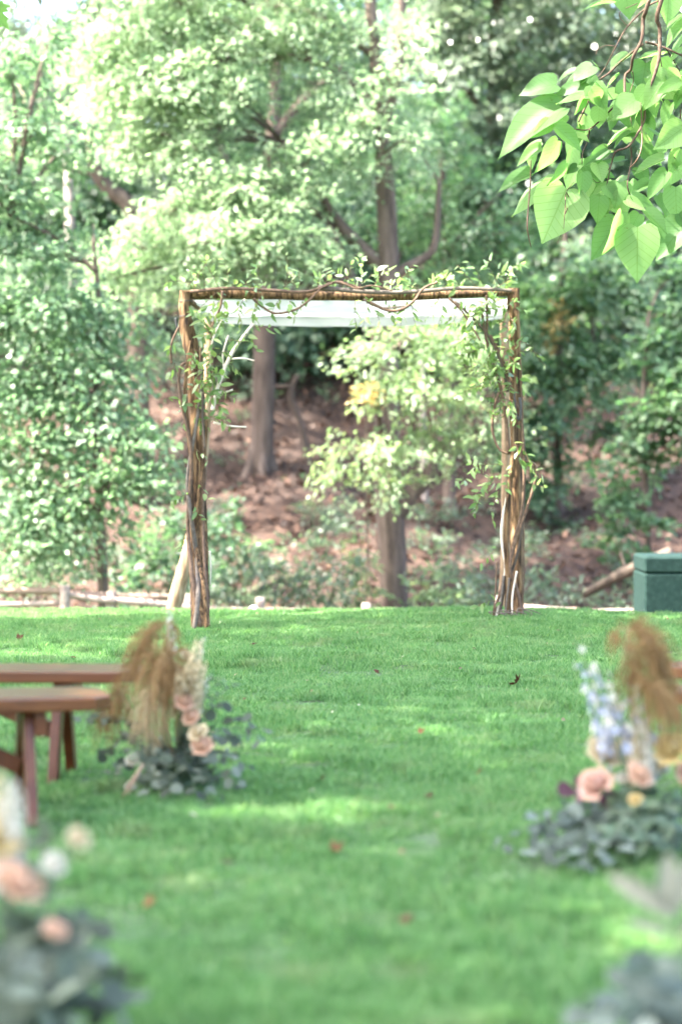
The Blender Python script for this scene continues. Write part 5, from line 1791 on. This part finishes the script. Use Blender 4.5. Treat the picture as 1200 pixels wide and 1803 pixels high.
random.seed(33)
UP = (-.2, -.35, .9)
for q in (((440, 510), (215, 535), .85, -.1), ((460, 650), (62, 870), .66, -.15), ((290, 1050), (82, 1155), .62, -.1), ((425, 1085), (138, 1228), .62, -.12), ((500, 1140), (358, 1468), 1.05, -.2, (0, -1, .3)), ((930, 1372), (925, 1690), .95, -.3, (0, -1, .25)),
          ((810, 1340), (645, 1565), .75, -.15, (-.3, -1, .3)), ((830, 1285), (770, 1540), .58, -.28, (.8, -.8, .2)), ((1215, 1350), (1038, 1570), .85, -.2, (-.2, -1, .3)), ((1160, 1130), (1165, 1340), .85, -.2, (0, -1, .3)), ((1110, 1040), (980, 1210), .6, -.2, (-.6, -.8, .2)),
          ((975, 1275), (1115, 1410), .7, -.25, (.4, -.9, .4)), ((700, 1185), (690, 1345), .9, -.2, (0, -1, .3)), ((820, 1100), (790, 1240), .95, -.15, (0, -1, .3)), ((600, 1040), (590, 1200), .75, -.2, (.3, -1, .2)), ((690, 990), (720, 1100), .95, -.1, (0, -1, .4)),
          ((450, 850), (360, 1040), .6, -.3, (.7, -.7, .2)), ((440, 770), (600, 915), .6, -.3, (.4, -.9, .3)), ((400, 740), (305, 820), .7, -.2, (.7, -.7, .3)), ((500, 985), (425, 1130), .5, -.28, (.8, -.6, .2)), ((540, 905), (500, 1080), .6, -.18, (.5, -.9, .2)), ((490, 690), (390, 770), .7, -.15, (.2, -.9, .4)),
          ((610, 590), (560, 700), .8, -.25, (.6, -.8, .2)), ((650, 545), (745, 650), .8, -.25, (.3, -.9, .4)), ((660, 400), (535, 480), 1.0, -.1), ((560, 430), (430, 470), .6, -.05), ((620, 500), (410, 570), .55, -.1), ((680, 570), (440, 600), .5, -.2, (.1, -.5, .8)),
          ((680, 490), (800, 555), .5, -.2, (.1, -.6, .8)), ((470, 610), (310, 645), .5, -.1), ((460, 640), (350, 720), .6, -.1), ((350, 860), (240, 900), .6, -.05), ((350, 890), (185, 975), .55, -.08), ((300, 900), (280, 1030), .6, -.02),
          ((700, 650), (690, 780), .95, 0, (0, -1, .4)), ((760, 650), (800, 745), .8, .05, (0, -1, .4)), ((840, 600), (880, 760), .95, .1, (0, -1, .4)), ((780, 920), (610, 960), .6, .05, UP), ((850, 960), (640, 1000), .55, .05, UP),
          ((900, 780), (730, 880), .7, .1, UP), ((980, 830), (770, 790), .55, .12, UP), ((1000, 770), (1160, 840), .6, -.05, UP), ((1090, 960), (900, 1050), .5, -.15, (-.2, -.6, .7)), ((950, 900), (1080, 1000), .7, 0), ((1100, 900), (1000, 990), .8, .1), ((1130, 620), (1070, 780), .6, -.1, (-.5, -.8, .3)),
          ((1180, 490), (1040, 560), .5, -.2, (.2, -.7, .6)), ((1050, 420), (1090, 540), .8, -.15, (.3, -.9, .3)), ((980, 380), (950, 560), .9, .15, (0, -1, .4)), ((880, 330), (760, 420), .8, .15, UP), ((950, 290), (830, 330), .6, .2, UP), ((880, 480), (1010, 570), .8, .15, UP), ((820, 450), (730, 540), .8, .1, UP),
          ((1000, 560), (1050, 700), .8, .1, (0, -1, .4)), ((870, 500), (810, 640), .9, .2, (0, -1, .4)), ((980, 590), (900, 760), .9, .2, (0, -1, .4)), ((780, 20), (600, 10), .5, .1, UP), ((850, -60), (890, 110), 1.1, .15, (0, -1, .4)), ((960, -60), (910, 60), .9, .2, (0, -1, .4)), ((1120, -60), (1110, 150), .9, .2, (0, -1, .4)),
          ((1210, 90), (1090, 170), .6, .1, UP), ((1230, 130), (1075, 260), .62, .05, UP), ((1230, 190), (1100, 300), .6, .1, UP), ((1210, 290), (1110, 370), .7, .1, UP), ((1150, 380), (1060, 440), .7, .15, UP), ((1200, 560), (1140, 660), .7, -.1, (-.3, -.9, .3)), ((1190, 900), (1120, 1060), .7, -.15, (0, -.9, .3)),
          ((1160, 970), (1230, 1060), .8, -.1), ((1000, 1100), (880, 1180), .6, 0), ((900, 1180), (1060, 1270), .45, -.2, (.2, -.7, .6)), ((940, 1290), (880, 1390), 1.0, -.1, (0, -1, .4)), ((1050, 1180), (1120, 1290), .8, .0), ((800, 1230), (880, 1320), .7, -.1), ((700, 1090), (610, 1240), .8, .1), ((640, 1100), (540, 1240), .8, .05, UP),
          ((560, 1000), (500, 1130), .9, .1), ((620, 700), (610, 830), .9, .15, (0, -1, .4)), ((1090, 1300), (1170, 1400), .8, .05), ((1180, 1290), (1240, 1400), .8, -.2), ((760, 1190), (700, 1300), .9, .1), ((850, 1060), (760, 1120), .8, .15, UP), ((930, 1010), (1000, 1110), .8, .15),
          ((660, 1240), (760, 1360), .8, .1), ((1010, 1330), (1060, 1440), .8, .05), ((870, 860), (790, 760), .8, .2, UP), ((1110, 700), (1200, 760), .7, .1), ((940, 640), (1000, 760), .8, .2), ((1130, 440), (1210, 520), .8, .15), ((700, 420), (650, 350), .6, .1, UP)):
    cleaf(*q)
random.seed(71)
HANG = [(600, 600), (700, 480), (560, 800), (600, 990), (860, 600), (800, 915), (740, 1130), (880, 1130), (905, 1220), (960, 740), (1010, 520), (1110, 490), (1160, 960), (1180, 800), (1190, 460), (970, 640), (900, 770), (1060, 350)]
for k in range(62):
    hx, hy = random.choice(HANG)
    hx += random.uniform(-60, 60)
    hy += random.uniform(-50, 50)
    a_ = random.uniform(-.6, 3.7)
    l_ = random.uniform(90, 210)
    cleaf((hx, hy), (hx + math.cos(a_) * l_, hy + abs(math.sin(a_)) * l_ * .9 + 20), random.uniform(.5, .95), random.uniform(-.25, .3), random.choice([UP, (0, -1, .4), (.5, -.8, .3), (-.5, -.8, .3)]))
# the rest of the crown, above and right of the picture
cl = []
for k in range(16):
    v_ = Vector([random.uniform(-1, 1) for _ in range(3)])
    cl.append((Vector((5.2 + v_.x * 2.0, 15.8 + v_.y * 2.2, 8.2 + v_.z * 1.6)), (1.0, 1.0, .8), 1))
PSx = [[], [], [], []]
for c, r, f in cl:
    n = 14
    uv = nrmz(RNG.normal(0, 1, (n, 3)))
    q = sprays(np.array(c) + uv * np.array(r), uv, 8, .4, .28)
    for i in range(4):
        PSx[i].append(q[i])
    mb = MB()
    tube(mb, [Vector((4.7, 16, 6.8)), Vector((4.7, 16, 6.8)).lerp(c, .5) + Vector((0, 0, .3)), c], [.06, .04, .015], 6, n=8)
    mb.build('branch', M['cat_bark'], cat)
pos, d, nr, ln = [np.concatenate(q) for q in PSx]
k = carve(pos) | True
lim = (pos[:, 2] > CAM_H + 900 * pos[:, 1] / FPX) | (pos[:, 0] > pos[:, 1] * .141 + .6)
V, F = leaf_cloud(pos[lim], d[lim], nr[lim], ln[lim], ln[lim] * .85, True)
me = me_np('crown', V - np.array((5.6, 16.4, 0)), F)
me.materials.append(M['leaf_shade'])
o = link(bpy.data.objects.new('crown', me))
o.parent = cat
o['kind'] = 'stuff'

# ------------------------------------------------------------------ fallen leaves on the lawn
random.seed(4)
for (px, py, sz, lab) in ((396, 1535, 30, 'brown curled fallen leaf on the shaded grass below the sunlit patch, left of centre'),
                          (592, 1518, 22, 'dark fallen leaf on the grass just below the right end of the sunlit patch'),
                          (912, 1212, 22, 'dark brown leaf standing up in the grass on the right, above the peach roses'),
                          (441, 1147, 18, 'small brown leaf on the grass right of the front left post foot'),
                          (264, 1617, 26, 'tan fallen leaf in the near grass at lower left'),
                          (567, 1391, 16, 'reddish-tan leaf on the grass just above the sunlit patch'),
                          (664, 1189, 10, 'tiny orange leaf in the middle of the far lawn'),
                          (757, 1427, 14, 'reddish leaf on the grass right of the sunlit patch'),
                          (742, 1308, 12, 'small reddish leaf on the mid lawn right of centre'),
                          (845, 1378, 14, 'pale yellow fallen leaf left of the right-hand arrangement'),
                          (712, 1640, 26, 'pale blurred leaf in the near grass, lower right of centre'),
                          (35, 1133, 12, 'orange leaf on the lit grass at the far left'),
                          (130, 1162, 12, 'orange-brown leaf in the grass just behind the far left bench')):
    Y = CAM_H * FPX / (py - 799.0)
    x = (px - 600) * S(Y)
    z = float(lawn_h(x, Y)) + .035
    s_ = sz * S(Y) * 1.15
    a = random.uniform(0, 6.28)
    d_ = Vector((math.cos(a), math.sin(a), random.uniform(.1, .5)))
    nv = Vector((random.uniform(-.5, .5), -.7, 1))
    o = put('fallen_leaf', LF['fallen'][random.randrange(2)], frame(Vector((x, Y, z)) - d_ * s_ * .4, d_, nv, s_))
    tag(o, lab, 'leaf', 'fallen leaves on the lawn')

# small dry bits and clippings lying in the grass
n = 170
lx = RNG.uniform(-3.2, 3.2, n)
ly = RNG.uniform(6.5, 19.8, n)
pos = np.stack([lx, ly, lawn_h(lx, ly) + .04], -1)
ln = RNG.uniform(.012, .035, n)
V, F = leaf_cloud(pos, RNG.normal(0, 1, (n, 3)) * np.array([1, 1, .3]), np.array([0, -.3, 1.0]) + RNG.normal(0, .5, (n, 3)), ln, ln * .6, False)
me = me_np('lawn_litter', V, F)
me.materials.append(leaf_mat('lawn_litter', [(.2, (.05, .025, .012)), (.45, (.16, .08, .035)), (.7, (.42, .36, .26)), (.9, (.55, .52, .46))], (1, .9, .8), .2, .6, .4, nscale=2.0))
tag(link(bpy.data.objects.new('lawn_litter', me)), 'tiny dry leaf bits and petals scattered in the lawn grass', 'litter', kind='stuff')
